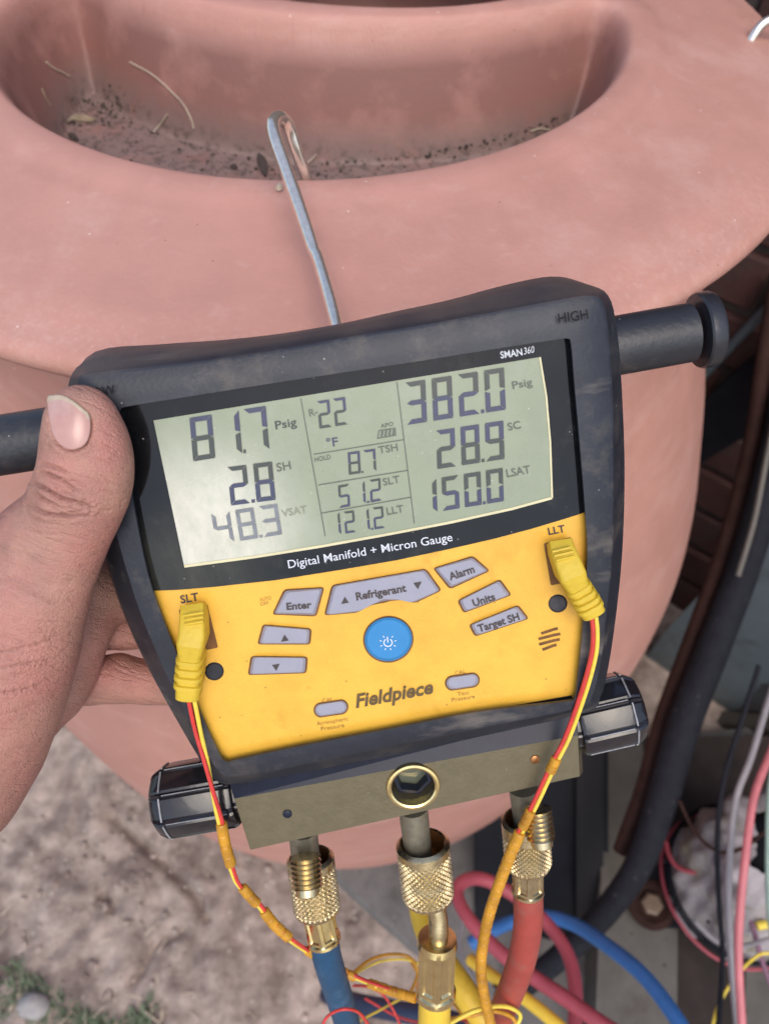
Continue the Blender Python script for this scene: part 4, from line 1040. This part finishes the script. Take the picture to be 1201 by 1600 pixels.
# surface nets
def surface_nets(F):
    neg = F < 0
    c = np.zeros(np.array(F.shape) - 1, np.uint8)
    for i in (0, 1):
        for j in (0, 1):
            for k in (0, 1): c += neg[i:i + c.shape[0], j:j + c.shape[1], k:k + c.shape[2]]
    act = (c > 0) & (c < 8); idx = np.argwhere(act); num = -np.ones(c.shape, np.int64); num[act] = np.arange(len(idx))
    acc = np.zeros((len(idx), 3)); cnt = np.zeros(len(idx))
    corners = [(i, j, k) for i in (0, 1) for j in (0, 1) for k in (0, 1)]
    for a in range(8):
        for b in range(a + 1, 8):
            ca, cb = np.array(corners[a]), np.array(corners[b])
            if np.abs(ca - cb).sum() != 1: continue
            fa = F[tuple((idx + ca).T)]; fb = F[tuple((idx + cb).T)]; cr = (fa < 0) != (fb < 0)
            t = np.where(cr, fa / (fa - fb + 1e-12), 0)
            p = idx + ca + (cb - ca) * t[:, None]; acc[cr] += p[cr]; cnt[cr] += 1
    V = acc / np.maximum(cnt, 1)[:, None]
    Fs = []
    for ax in range(3):
        o = [i for i in range(3) if i != ax]
        sl0 = [slice(1, -1)] * 3; sl0[ax] = slice(0, F.shape[ax] - 1)
        sl1 = list(sl0); sl1[ax] = slice(1, F.shape[ax])
        e = np.argwhere(neg[tuple(sl0)] != neg[tuple(sl1)]); e[:, o[0]] += 1; e[:, o[1]] += 1
        q = []
        for du, dv in ((0, 0), (1, 0), (1, 1), (0, 1)):
            s = e.copy(); s[:, o[0]] -= du; s[:, o[1]] -= dv; q.append(num[tuple(s.T)])
        Fs.append(np.stack(q, 1))
    return V, np.concatenate(Fs)
SDF[0] = SDF[-1] = 1; SDF[:, 0] = SDF[:, -1] = 1; SDF[:, :, 0] = SDF[:, :, -1] = 1
hv, hf = surface_nets(SDF)
hf = hf[(hf >= 0).all(1)]
hv = lo + hv * h_
def vsmooth(v, f, n, lam=.5):
    a = np.concatenate([f[:, [0, 1]], f[:, [1, 2]], f[:, [2, 3]], f[:, [3, 0]]]); a = np.concatenate([a, a[:, ::-1]])
    deg = np.bincount(a[:, 0], minlength=len(v))[:, None]
    for i in range(n):
        s = np.stack([np.bincount(a[:, 0], weights=v[a[:, 1], k], minlength=len(v)) for k in range(3)], 1)
        v = v + lam * (s / np.maximum(deg, 1) - v)
    return v
def vnormals(v, f):
    n = np.cross(v[f[:, 2]] - v[f[:, 0]], v[f[:, 3]] - v[f[:, 1]]); o = np.zeros_like(v)
    for k in range(4):
        for c in range(3): o[:, c] += np.bincount(f[:, k], weights=n[:, c], minlength=len(v))
    o /= np.linalg.norm(o, axis=1)[:, None] + 1e-12
    return o
hv = vsmooth(hv, hf, 5)
# finer mesh where the creases are: one split of every quad
def split(v, f):
    e = np.sort(np.concatenate([f[:, [0, 1]], f[:, [1, 2]], f[:, [2, 3]], f[:, [3, 0]]]), 1)
    u, inv = np.unique(e, axis=0, return_inverse=True); inv = inv.reshape(-1); n = len(v); m = len(f)
    ev = (v[u[:, 0]] + v[u[:, 1]]) / 2; fv = v[f].mean(1)
    E_ = [n + inv[i * m:(i + 1) * m] for i in range(4)]; c = n + len(u) + np.arange(m)
    nf = np.concatenate([np.stack([f[:, i], E_[i], c, E_[i - 1]], 1) for i in range(4)])
    return np.concatenate([v, ev, fv]), nf
hv, hf = split(hv, hf); hv = vsmooth(hv, hf, 3)
pxv = CX + hv[:, 0] / hv[:, 2] * FPX; pyv = CY - hv[:, 1] / hv[:, 2] * FPX
nrm = vnormals(hv, hf)
if (nrm[:, 2] * 1.0)[np.argmin(hv[:, 2])] > 0: nrm = -nrm; hf = hf[:, ::-1]
front = (nrm[:, 2] < .15) & (hv[:, 2] < .262)
def pl_dist(pts):
    d = np.full(len(hv), 1e9); tt = np.zeros(len(hv)); n = len(pts) - 1
    for i in range(n):
        a = np.array(pts[i], float); b = np.array(pts[i + 1], float); e = b - a
        t = np.clip(((pxv - a[0]) * e[0] + (pyv - a[1]) * e[1]) / (e @ e), 0, 1)
        q = np.hypot(pxv - a[0] - t * e[0], pyv - a[1] - t * e[1]); m = q < d; d[m] = q[m]; tt[m] = (i + t[m]) / n
    return d, tt
disp = np.zeros(len(hv)); grime = np.zeros(len(hv)); redn = np.zeros(len(hv))
def crease(pts, w, depth):
    d, t = pl_dist(pts); env = np.sin(np.pi * np.clip(t, .08, .92)) ** .6
    disp[front] -= (depth * env * np.exp(-(d / w) ** 2))[front]
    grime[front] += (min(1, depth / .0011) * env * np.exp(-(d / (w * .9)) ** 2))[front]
    disp[front] += (depth * .45 * env * np.exp(-((d - 2.6 * w) / (1.6 * w)) ** 2))[front]
crease([(62, 738), (78, 741), (95, 748), (121, 768)], 2.4, .0011)
crease([(53, 755), (71, 763), (97, 779), (130, 787), (146, 796)], 2.6, .0014)
crease([(50, 772), (68, 780), (90, 790)], 2.2, .0007)
crease([(43, 789), (71, 802), (108, 807), (140, 806)], 2.4, .0011)
crease([(66, 724), (90, 731), (110, 742)], 2.2, .0007)
crease([(38, 806), (66, 816), (100, 820)], 1.6, .0003)
crease([(30, 822), (60, 832), (96, 836)], 1.6, .0003)
crease([(-30, 1024), (0, 1019), (62, 1006), (100, 990)], 2.0, .0005)
crease([(-30, 1050), (0, 1044), (62, 1034), (104, 1022)], 2.0, .0006)
crease([(-30, 1090), (0, 1084), (47, 1075), (90, 1053)], 2.0, .0005)
crease([(0, 1118), (40, 1106), (78, 1088)], 1.8, .0003)
crease([(20, 900), (60, 930), (92, 950)], 2.0, .0003)
for i in range(30):
    x, y = random.uniform(-10, 120), random.uniform(700, 1150); a = random.gauss(-.25 if y > 960 else .35, .3); l = random.uniform(10, 32)
    crease([(x, y), (x + l * .5 * math.cos(a), y + l * .5 * math.sin(a) + random.uniform(-2, 2)), (x + l * math.cos(a), y + l * math.sin(a))], 2.2, .00016)
nail_px = [(74, 622), (85, 617), (100, 618), (116, 627), (130, 638), (139, 646), (142, 660), (141, 678), (134, 694), (121, 702), (105, 702), (91, 692), (82, 676), (77, 655)]
d_n, _t = pl_dist(nail_px + nail_px[:1])
disp[front] -= (.0011 * np.exp(-(d_n / 3.2) ** 2) * (.25 + .75 * sm(635, 665, pyv)))[front]
disp[front] += (.0004 * np.exp(-((d_n - 8) / 5.0) ** 2) * (pyv > 690))[front]
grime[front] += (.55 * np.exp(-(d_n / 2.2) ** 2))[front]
for (x, y, rx, ry, k) in ((168, 690, 26, 60, .9), (100, 725, 40, 22, .5), (60, 1040, 60, 70, .7), (20, 960, 60, 60, .4), (30, 1180, 50, 60, .5), (160, 1050, 30, 30, .9), (210, 1060, 40, 30, .9), (190, 990, 40, 30, .6)):
    redn += k * np.exp(-((pxv - x) / rx) ** 2 - ((pyv - y) / ry) ** 2)
hv = hv + nrm * disp[:, None]
Bm = np.array([list(RT), list(UP), list(FW)])
hw = np.array(CAM) + hv @ Bm
wrist = W(-200, 1300, .255)
person = empty('person', wrist, 'left hand of a person gripping the gauge, thumb pressed on the boot by the screen', 'person')
ho = mk('hand', hw, hf, M['skin'], person, smooth=180)
for nm, arr in (('grime', grime), ('redness', redn)):
    at_ = ho.data.attributes.new(nm, 'FLOAT', 'POINT'); at_.data.foreach_set('value', np.clip(arr, 0, 1).astype(np.float32))
# thumbnail laid on the thumb
hb = BVHTree.FromPolygons([Vector(p) for p in hw], [list(map(int, q)) for q in hf])
from mathutils.geometry import intersect_point_line
def inpoly(x, y, pl):
    c = False; j = len(pl) - 1
    for i in range(len(pl)):
        if (pl[i][1] > y) != (pl[j][1] > y) and x < (pl[j][0] - pl[i][0]) * (y - pl[i][1]) / (pl[j][1] - pl[i][1]) + pl[i][0]: c = not c
        j = i
    return c
npl = [(q.x, q.y) for q in crom([(x, y, 0) for x, y in nail_px], 4, True)]
ncx, ncy = 109, 662
rings = []
samples = {}
for k, s in enumerate((1.0, .99, .93, .82, .66, .48, .3, .14)):
    ring = []
    for (x, y) in npl:
        X_, Y_ = ncx + (x - ncx) * s, ncy + (y - ncy) * s
        dr = ray(X_, Y_).normalized(); hit = hb.ray_cast(CAM, dr)
        p = hit[0] if hit[0] is not None else W(X_, Y_, .212)
        ring.append((X_, Y_, (p - CAM).dot(FW)))
    rings.append(ring)
# smooth curved nail plate: fit depth as a quadratic of the pixels
pts_ = np.array([q for r in rings[3:] for q in r]); Aq = np.c_[np.ones(len(pts_)), pts_[:, 0] - ncx, pts_[:, 1] - ncy, (pts_[:, 0] - ncx) ** 2, (pts_[:, 1] - ncy) ** 2, (pts_[:, 0] - ncx) * (pts_[:, 1] - ncy)]
cf = np.linalg.lstsq(Aq, pts_[:, 2], rcond=None)[0]
def nz(x, y):
    x -= ncx; y -= ncy; return cf @ np.array([1, x, y, x * x, y * y, x * y])
nv, nf_ = [], []
for k, r in enumerate(rings):
    for (x, y, d) in r:
        dd = nz(x, y) - .0008
        if k == 0: dd = max(d, nz(x, y)) + .0008
        nv.append(W(x, y, dd))
nn_ = len(npl)
for k in range(len(rings) - 1):
    for i in range(nn_): nf_.append([k * nn_ + i, k * nn_ + (i + 1) % nn_, (k + 1) * nn_ + (i + 1) % nn_, (k + 1) * nn_ + i])
nf_.append([(len(rings) - 1) * nn_ + i for i in range(nn_)])
no = mk('thumbnail', nv, nf_, [M['nail'], M['nail_tip']], person, smooth=180)
edge_pts = [(70, 630), (85, 624), (100, 626), (114, 634), (127, 644), (136, 653), (146, 664)]
for pg in no.data.polygons:
    c = wm(no) @ pg.center; v_ = c - CAM; d = v_.dot(FW); x = CX + v_.dot(RT) / d * FPX; y = CY - v_.dot(UP) / d * FPX
    ye = np.interp(x, [e[0] for e in edge_pts], [e[1] for e in edge_pts])
    if y < ye: pg.material_index = 1

# ------------------------------------------------------------------ things on the ground behind: hoses and wires
def loose(name, label, cat, pts, r, material, group=None):
    P = [W(*q) for q in pts]
    return tag(mk(name, *tube(P, r, 14, smoothn=8), M[material], smooth=60, origin=P[len(P) // 2]), label, cat, group)
loose('hose', 'dusty red hose looping over itself behind the hanging red charging hose', 'hose', [(892, 1660, .60), (898, 1590, .62), (897, 1533, .64), (883, 1483, .66), (847, 1436, .68), (800, 1397, .69), (755, 1374, .69), (724, 1377, .68), (714, 1398, .67), (733, 1437, .65), (780, 1487, .63), (833, 1527, .61), (883, 1560, .59), (940, 1600, .57), (1020, 1650, .55)], .0058, 'hose_red_far', 'loose hoses behind the gauge')
loose('hose', 'bright blue hose arching along the ground to the bottom right', 'hose', [(735, 1475, .72), (763, 1457, .72), (800, 1440, .73), (850, 1432, .73), (893, 1443, .71), (933, 1467, .68), (1000, 1520, .63), (1055, 1590, .59), (1100, 1670, .56)], .0062, 'hose_blue_far', 'loose hoses behind the gauge')
loose('hose', 'yellow hose running down behind the middle brass ferrule', 'hose', [(652, 1370, .40), (656, 1410, .395), (666, 1452, .385), (690, 1500, .37), (725, 1550, .36), (760, 1600, .355), (810, 1680, .35)], .0062, 'hose_yellow', 'loose hoses behind the gauge')
loose('hose', 'thin yellow hose under the red loop near the bottom edge', 'hose', [(735, 1500, .66), (790, 1540, .62), (830, 1568, .60), (880, 1610, .58), (950, 1680, .56)], .0050, 'hose_yellow', 'loose hoses behind the gauge')
loose('hose', 'dark navy hose lying at the bottom between the blue and yellow hoses', 'hose', [(512, 1553, .74), (550, 1566, .70), (620, 1580, .67), (690, 1592, .65), (790, 1625, .62)], .0085, 'hose_navy', 'loose hoses behind the gauge')
def coil(label, pts, r, material):
    P = [W(*q) for q in pts]
    return tag(mk('loose_wire', *tube(P, r, 8, smoothn=8), M[material], smooth=60, origin=P[0]), label, 'wire', 'thin probe wires tangled at the bottom')
coil('thin orange wire arched in a loop right of the blue hose', [(549, 1522, .40), (580, 1499, .41), (614, 1491, .42), (641, 1497, .43), (652, 1520, .43), (640, 1555, .42)], .0009, 'wrap')
coil('thin yellow wire arched just inside the orange loop', [(548, 1526, .40), (575, 1510, .42), (605, 1500, .43), (645, 1502, .44), (690, 1530, .45)], .0007, 'wire_yellow')
coil('thin red wire drooping from the loop to the bottom edge', [(552, 1540, .40), (575, 1542, .41), (598, 1554, .41), (614, 1578, .41), (626, 1605, .41), (640, 1650, .41)], .0007, 'wire_red')
coil('thin pale yellow wire crossing the red strand right of the blue hose', [(555, 1598, .41), (590, 1580, .42), (612, 1568, .43), (645, 1552, .44), (690, 1540, .45)], .0006, 'wire_yellow')
coil('thin red wire looping across the foot of the blue hose', [(500, 1610, .30), (512, 1588, .30), (535, 1577, .295), (560, 1582, .30), (578, 1605, .31)], .0006, 'wire_red')
coil('pale thin wire curving beside the diagonal yellow hose', [(722, 1440, .50), (718, 1470, .49), (724, 1500, .48), (740, 1530, .47), (760, 1560, .46)], .0008, 'wire_grey')
coil('thin red wire wandering under the yellow hoses at the bottom edge', [(570, 1560, .48), (620, 1588, .47), (665, 1598, .44), (705, 1590, .42), (745, 1604, .40), (790, 1640, .39)], .0007, 'wire_red')
coil('thin orange wire running from behind the middle ferrule to the bottom', [(640, 1500, .46), (660, 1530, .45), (700, 1560, .44), (730, 1600, .43), (750, 1660, .42)], .0008, 'wrap')
coil('thin brown wire lying under the red loop towards the bottom right', [(770, 1540, .62), (820, 1560, .62), (860, 1590, .60), (900, 1630, .58)], .0012, 'rust')
coil('thin orange wire tangled round the foot of the orange wrap', [(655, 1575, .33), (690, 1592, .33), (730, 1588, .325), (770, 1580, .325), (800, 1590, .33), (808, 1612, .33)], .0009, 'wrap')
coil('thin yellow wire curling at the bottom beside the red hose', [(700, 1600, .32), (740, 1580, .32), (785, 1572, .325), (812, 1585, .33), (800, 1606, .33), (760, 1612, .33)], .0009, 'wire_yellow')

# ------------------------------------------------------------------ brick wall of the house
WA, WD = math.radians(50), .37
WN = Vector((math.cos(WA), math.sin(WA), 0)); WT = Vector((math.sin(WA), -math.cos(WA), 0))
def Wl(px, py, off=0.0):
    """the point seen at a pixel on a plane standing off metres in front of the brick wall"""
    r = ray(px, py); return CAM + r * ((WD - off - CAM.dot(WN)) / r.dot(WN))
WM = Matrix(((WT.x, WN.x, 0, WN.x * WD), (WT.y, WN.y, 0, WN.y * WD), (0, 0, 1, GZ), (0, 0, 0, 1)))
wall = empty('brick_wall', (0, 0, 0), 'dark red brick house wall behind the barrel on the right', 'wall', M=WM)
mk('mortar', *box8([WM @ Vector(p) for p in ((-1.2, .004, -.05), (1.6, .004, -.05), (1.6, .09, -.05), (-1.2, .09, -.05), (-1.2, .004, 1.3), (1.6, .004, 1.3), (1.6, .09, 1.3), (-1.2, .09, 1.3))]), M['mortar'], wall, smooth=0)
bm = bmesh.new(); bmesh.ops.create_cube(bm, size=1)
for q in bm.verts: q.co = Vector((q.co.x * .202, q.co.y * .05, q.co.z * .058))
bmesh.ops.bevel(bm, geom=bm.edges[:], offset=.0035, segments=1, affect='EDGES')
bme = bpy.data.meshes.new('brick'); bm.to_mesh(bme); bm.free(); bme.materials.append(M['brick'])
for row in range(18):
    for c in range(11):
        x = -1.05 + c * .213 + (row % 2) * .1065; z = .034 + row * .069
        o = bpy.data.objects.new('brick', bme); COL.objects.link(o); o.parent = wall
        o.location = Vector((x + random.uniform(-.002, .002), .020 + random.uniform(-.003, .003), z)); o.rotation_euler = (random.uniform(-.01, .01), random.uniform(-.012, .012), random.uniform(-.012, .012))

# ------------------------------------------------------------------ cooling unit with its cover off
def quadbox(pts, th_, name, material, parent=None, origin=None):
    """a sheet through pixel-and-depth corners, th_ thick away from the lens"""
    P = [W(*q) for q in pts]; n = (P[1] - P[0]).cross(P[2] - P[0]).normalized()
    if n.dot(FW) < 0: n = -n
    v, f = loft([P, [p + n * th_ for p in P]])
    return mk(name, v, f, M[material], parent, smooth=0, origin=origin)
unit = empty('condenser_unit', Z(1040, 1450, -.75), 'open cooling unit with rusty base pan and exposed compressor at the lower right', 'cooling unit')
pz_ = -.70
def slab(pl, z, t, name, material, parent):
    P = [Z(x, y, z) for x, y in pl]; v, f = loft([[p + Vector((0, 0, -t)) for p in P], P]); return mk(name, v, f, M[material], parent, smooth=0)
slab([(952, 1150), (1000, 1150), (1058, 1448), (1056, 1700), (930, 1700)], pz_, .045, 'base_pan', 'pan', unit)
slab([(1000, 1150), (1400, 1150), (1400, 1700), (1056, 1700), (1058, 1448)], pz_ - .012, .03, 'pan_floor', 'rust_pan', unit)
slab([(946, 1150), (957, 1150), (951, 1420), (940, 1700), (926, 1700)], pz_ + .010, .06, 'pan_flange', 'pan', unit)
slab([(1165, 1480), (1400, 1470), (1400, 1700), (1160, 1700)], pz_ - .004, .012, 'floor_plate', 'pan', unit)
# compressor standing on the pan, wrapped in a pale blanket
cc = Z(1132, 1392, pz_)
mk('compressor', *lathe(cc, (0, 0, 1), [(0, .05), (.008, .054), (.03, .055), (.10, .055), (.130, .048), (.150, .03), (.156, .0)], 48), M['dark_metal'], unit, smooth=60)
def crump(w, t, r): return r + .0045 * math.sin(5 * w + 40 * t) + .003 * math.sin(11 * w - 90 * t) + .0018 * math.sin(23 * w + 60 * t)
cw = mk('compressor_blanket', *lathe(cc, (0, 0, 1), [(.012, .066)] + [(.014 + .006 * i, .066 - .0006 * abs(i - 10)) for i in range(25)] + [(.164, .050), (.170, .036)], 96, crump, caps=False), M['white_wrap'], unit, smooth=70)
for zz in (.045, .055):
    mk('strap', *tube([cc + Vector((math.cos(a) * .0735, math.sin(a) * .0735, zz + .002 * math.sin(3 * a))) for a in np.linspace(0, 2 * math.pi, 33)], .0018, 8, smoothn=2), M['dark_metal'], cw, smooth=60)
mk('red_band', *tube([cc + Vector((math.cos(a) * .0745, math.sin(a) * .0745, .026 + .006 * math.sin(2 * a + 1))) for a in np.linspace(0, 2 * math.pi, 33)], .0018, 8, smoothn=2), M['hose_red_far'], cw, smooth=60)
# mounting bracket with bolt
br = slab(rounded([(985, 1372), (1040, 1345), (1075, 1395), (1140, 1432), (1130, 1448), (1060, 1448), (1010, 1446), (984, 1420)], 14), pz_ + .012, .012, 'mounting_bracket', 'dark_metal', unit)
bc = Z(1016, 1414, pz_ + .012)
mk('bracket_rim', *lathe(bc, (0, 0, 1), [(0, .024), (.003, .024), (.004, .018), (.002, .015)], 32), M['rust'], br, smooth=40)
mk('bolt', *lathe(bc, (0, 0, 1), [(.002, .011), (.007, .011), (.009, .0085)], 6), M['bolt'], br, smooth=0)
# silver capacitor can
ca = W(1196, 1300, .80)
mk('capacitor', *lathe(ca, RT * .35 - UP * .9 + FW * .2, [(0, .018), (.003, .024), (.062, .024), (.066, .020), (.067, .0)], 40), M['wire_grey'], unit, smooth=40)
# painted panel leaning behind the pipes, with fins at its foot
def sheet(pts, th_, name, material, parent):
    """a flat sheet parallel to the wall through pixels, each on the plane off metres in front of it"""
    P = [Wl(*q) for q in pts]; v, f = loft([P, [p + WN * th_ for p in P]])
    return mk(name, v, f, M[material], parent, smooth=0)
pn = empty('metal_panel', Wl(1150, 1100, .11), 'blue grey painted metal panel with fins leaning behind the black pipe', 'panel')
sheet([(1330, 660, .10), (1195, 806, .10), (1090, 932, .10), (1040, 985, .10), (985, 1060, .10), (975, 1128, .10), (1060, 1124, .10), (1330, 1152, .10)], .006, 'sheet', 'panel', pn)
for k in range(11):
    y = 1072 + k * 6.4
    mk('fin', *tube([Wl(1128 + (66 - k * 6.4) * .9, y, .104), Wl(1330, y + 4 + k * .8, .104)], .0012, 6, smoothn=0), M['rust'], pn, smooth=40)
sheet([(1050, 1121, .125), (1340, 1150, .125), (1340, 1170, .125), (1045, 1138, .125)], .02, 'bottom_rail', 'pan', pn)
# dark sheet filling the dark area between barrel and unit
dp = empty('dark_sheet', Z(850, 1470, GZ + .03), 'dark navy sheet standing between the barrel and the cooling unit', 'panel')
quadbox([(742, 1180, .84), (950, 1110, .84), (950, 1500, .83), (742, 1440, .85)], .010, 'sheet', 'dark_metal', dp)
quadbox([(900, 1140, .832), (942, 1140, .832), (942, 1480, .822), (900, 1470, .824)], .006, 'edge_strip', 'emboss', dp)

# pipes running down the right side
def pipe(name, label, cat, P, r, material, group=None):
    return tag(mk(name, *tube(P, r, 20, smoothn=8), M[material], smooth=60, origin=P[len(P) // 2]), label, cat, group)
pipe('insulated_pipe', 'thick black foam insulated pipe curving down the right side', 'pipe', [W(*q) for q in [(1268, 480, .70), (1236, 600, .71), (1208, 720, .72), (1166, 870, .73), (1118, 1000, .72), (1068, 1130, .71), (1036, 1240, .71), (1000, 1345, .715), (948, 1422, .73), (880, 1490, .76), (800, 1552, .80), (720, 1600, .86)]], [.0150, .0150, .0150, .0150, .0150, .0148, .0140, .0125, .0118, .0115, .0115, .0115], 'foam')
pipe('rusty_pipe', 'thin rusty brown pipe running along the left of the black insulated pipe', 'pipe', [W(*q) for q in [(1216, 430, .715), (1196, 545, .725), (1172, 700, .74), (1130, 860, .75), (1082, 995, .74), (1036, 1120, .735), (1006, 1230, .735), (970, 1330, .745)]], .0082, 'rust')
pipe('thin_tube', 'thin beige tube alongside the black insulated pipe at the right edge', 'pipe', [W(*q) for q in [(1216, 620, .69), (1196, 720, .695), (1177, 815, .70), (1152, 900, .705)]], .0026, 'pan')
pipe('grey_conduit', 'grey conduit slanting across the brick wall behind the gauge handle', 'pipe', [Wl(*q) for q in [(1330, 350, .01), (1197, 482, .01), (1095, 590, .01), (1000, 690, .01)]], .0048, 'panel')
# black sheet filling the dark gap in front of the wall
bd_ = empty('black_sheet', Wl(1140, 690, .03), 'black sheet in the gap beneath the grey conduit', 'board')
sheet([(1060, 655, .03), (1100, 625, .03), (1240, 500, .03), (1215, 655, .03), (1150, 690, .03), (1100, 720, .03), (1060, 735, .03)], .012, 'sheet_face', 'dark_metal', bd_)

# loose wires in front of the cooling unit
def uw(label, pts, r, material):
    P = [W(*q) for q in pts]
    tag(mk('wire', *tube(P, r, 10, smoothn=8), M[material], smooth=60, origin=P[0]), label, 'wire', 'loose wires in front of the cooling unit')
uw('grey wire hanging in front of the white compressor blanket', [(1225, 1020, .70), (1198, 1100, .68), (1172, 1185, .66), (1150, 1245, .65), (1140, 1327, .64), (1137, 1416, .63), (1142, 1508, .62), (1152, 1610, .61), (1165, 1700, .6)], .0029, 'wire_grey')
uw('pink wire hanging just right of the grey one', [(1230, 1110, .68), (1202, 1178, .66), (1177, 1246, .64), (1164, 1337, .62), (1156, 1416, .61), (1153, 1495, .6), (1159, 1610, .59), (1170, 1700, .58)], .0033, 'wire_pink')
uw('pale green wire at the right edge of the picture', [(1215, 1160, .66), (1202, 1230, .65), (1199, 1330, .64), (1201, 1420, .63), (1212, 1500, .62)], .0025, 'wire_green')
uw('purple wire slanting down to the right edge behind the pink one', [(1160, 1400, .70), (1172, 1435, .69), (1187, 1492, .68), (1204, 1540, .67), (1230, 1600, .66)], .0024, 'wire_purple')
uw('thin yellow wire arching across the rusty floor of the unit', [(1215, 1490, .66), (1185, 1492, .66), (1152, 1522, .65), (1124, 1566, .64), (1112, 1605, .63), (1100, 1660, .62)], .0013, 'wire_yellow')
uw('short yellow wire end at the right edge', [(1182, 1447, .68), (1200, 1444, .68), (1240, 1440, .68)], .0036, 'wire_yellow')
uw('thin brown wire looped over the compressor blanket', [(1060, 1250, .70), (1085, 1300, .69), (1120, 1330, .68), (1160, 1325, .67), (1205, 1290, .66)], .0016, 'rust')
uw('thin white wire sagging below the compressor to the right edge', [(1085, 1440, .70), (1120, 1470, .69), (1160, 1478, .68), (1215, 1462, .67)], .0018, 'wire_grey')
uw('thin black wire hanging along the left of the grey one', [(1185, 1040, .68), (1160, 1120, .67), (1132, 1210, .66), (1120, 1300, .655), (1122, 1400, .65), (1128, 1500, .64), (1120, 1620, .63)], .0022, 'foam')
uw('red wire bent round the foot of the compressor blanket', [(1040, 1316, .78), (1044, 1335, .77), (1056, 1353, .76), (1078, 1362, .75), (1110, 1362, .745), (1150, 1350, .74)], .0022, 'hose_red_far')
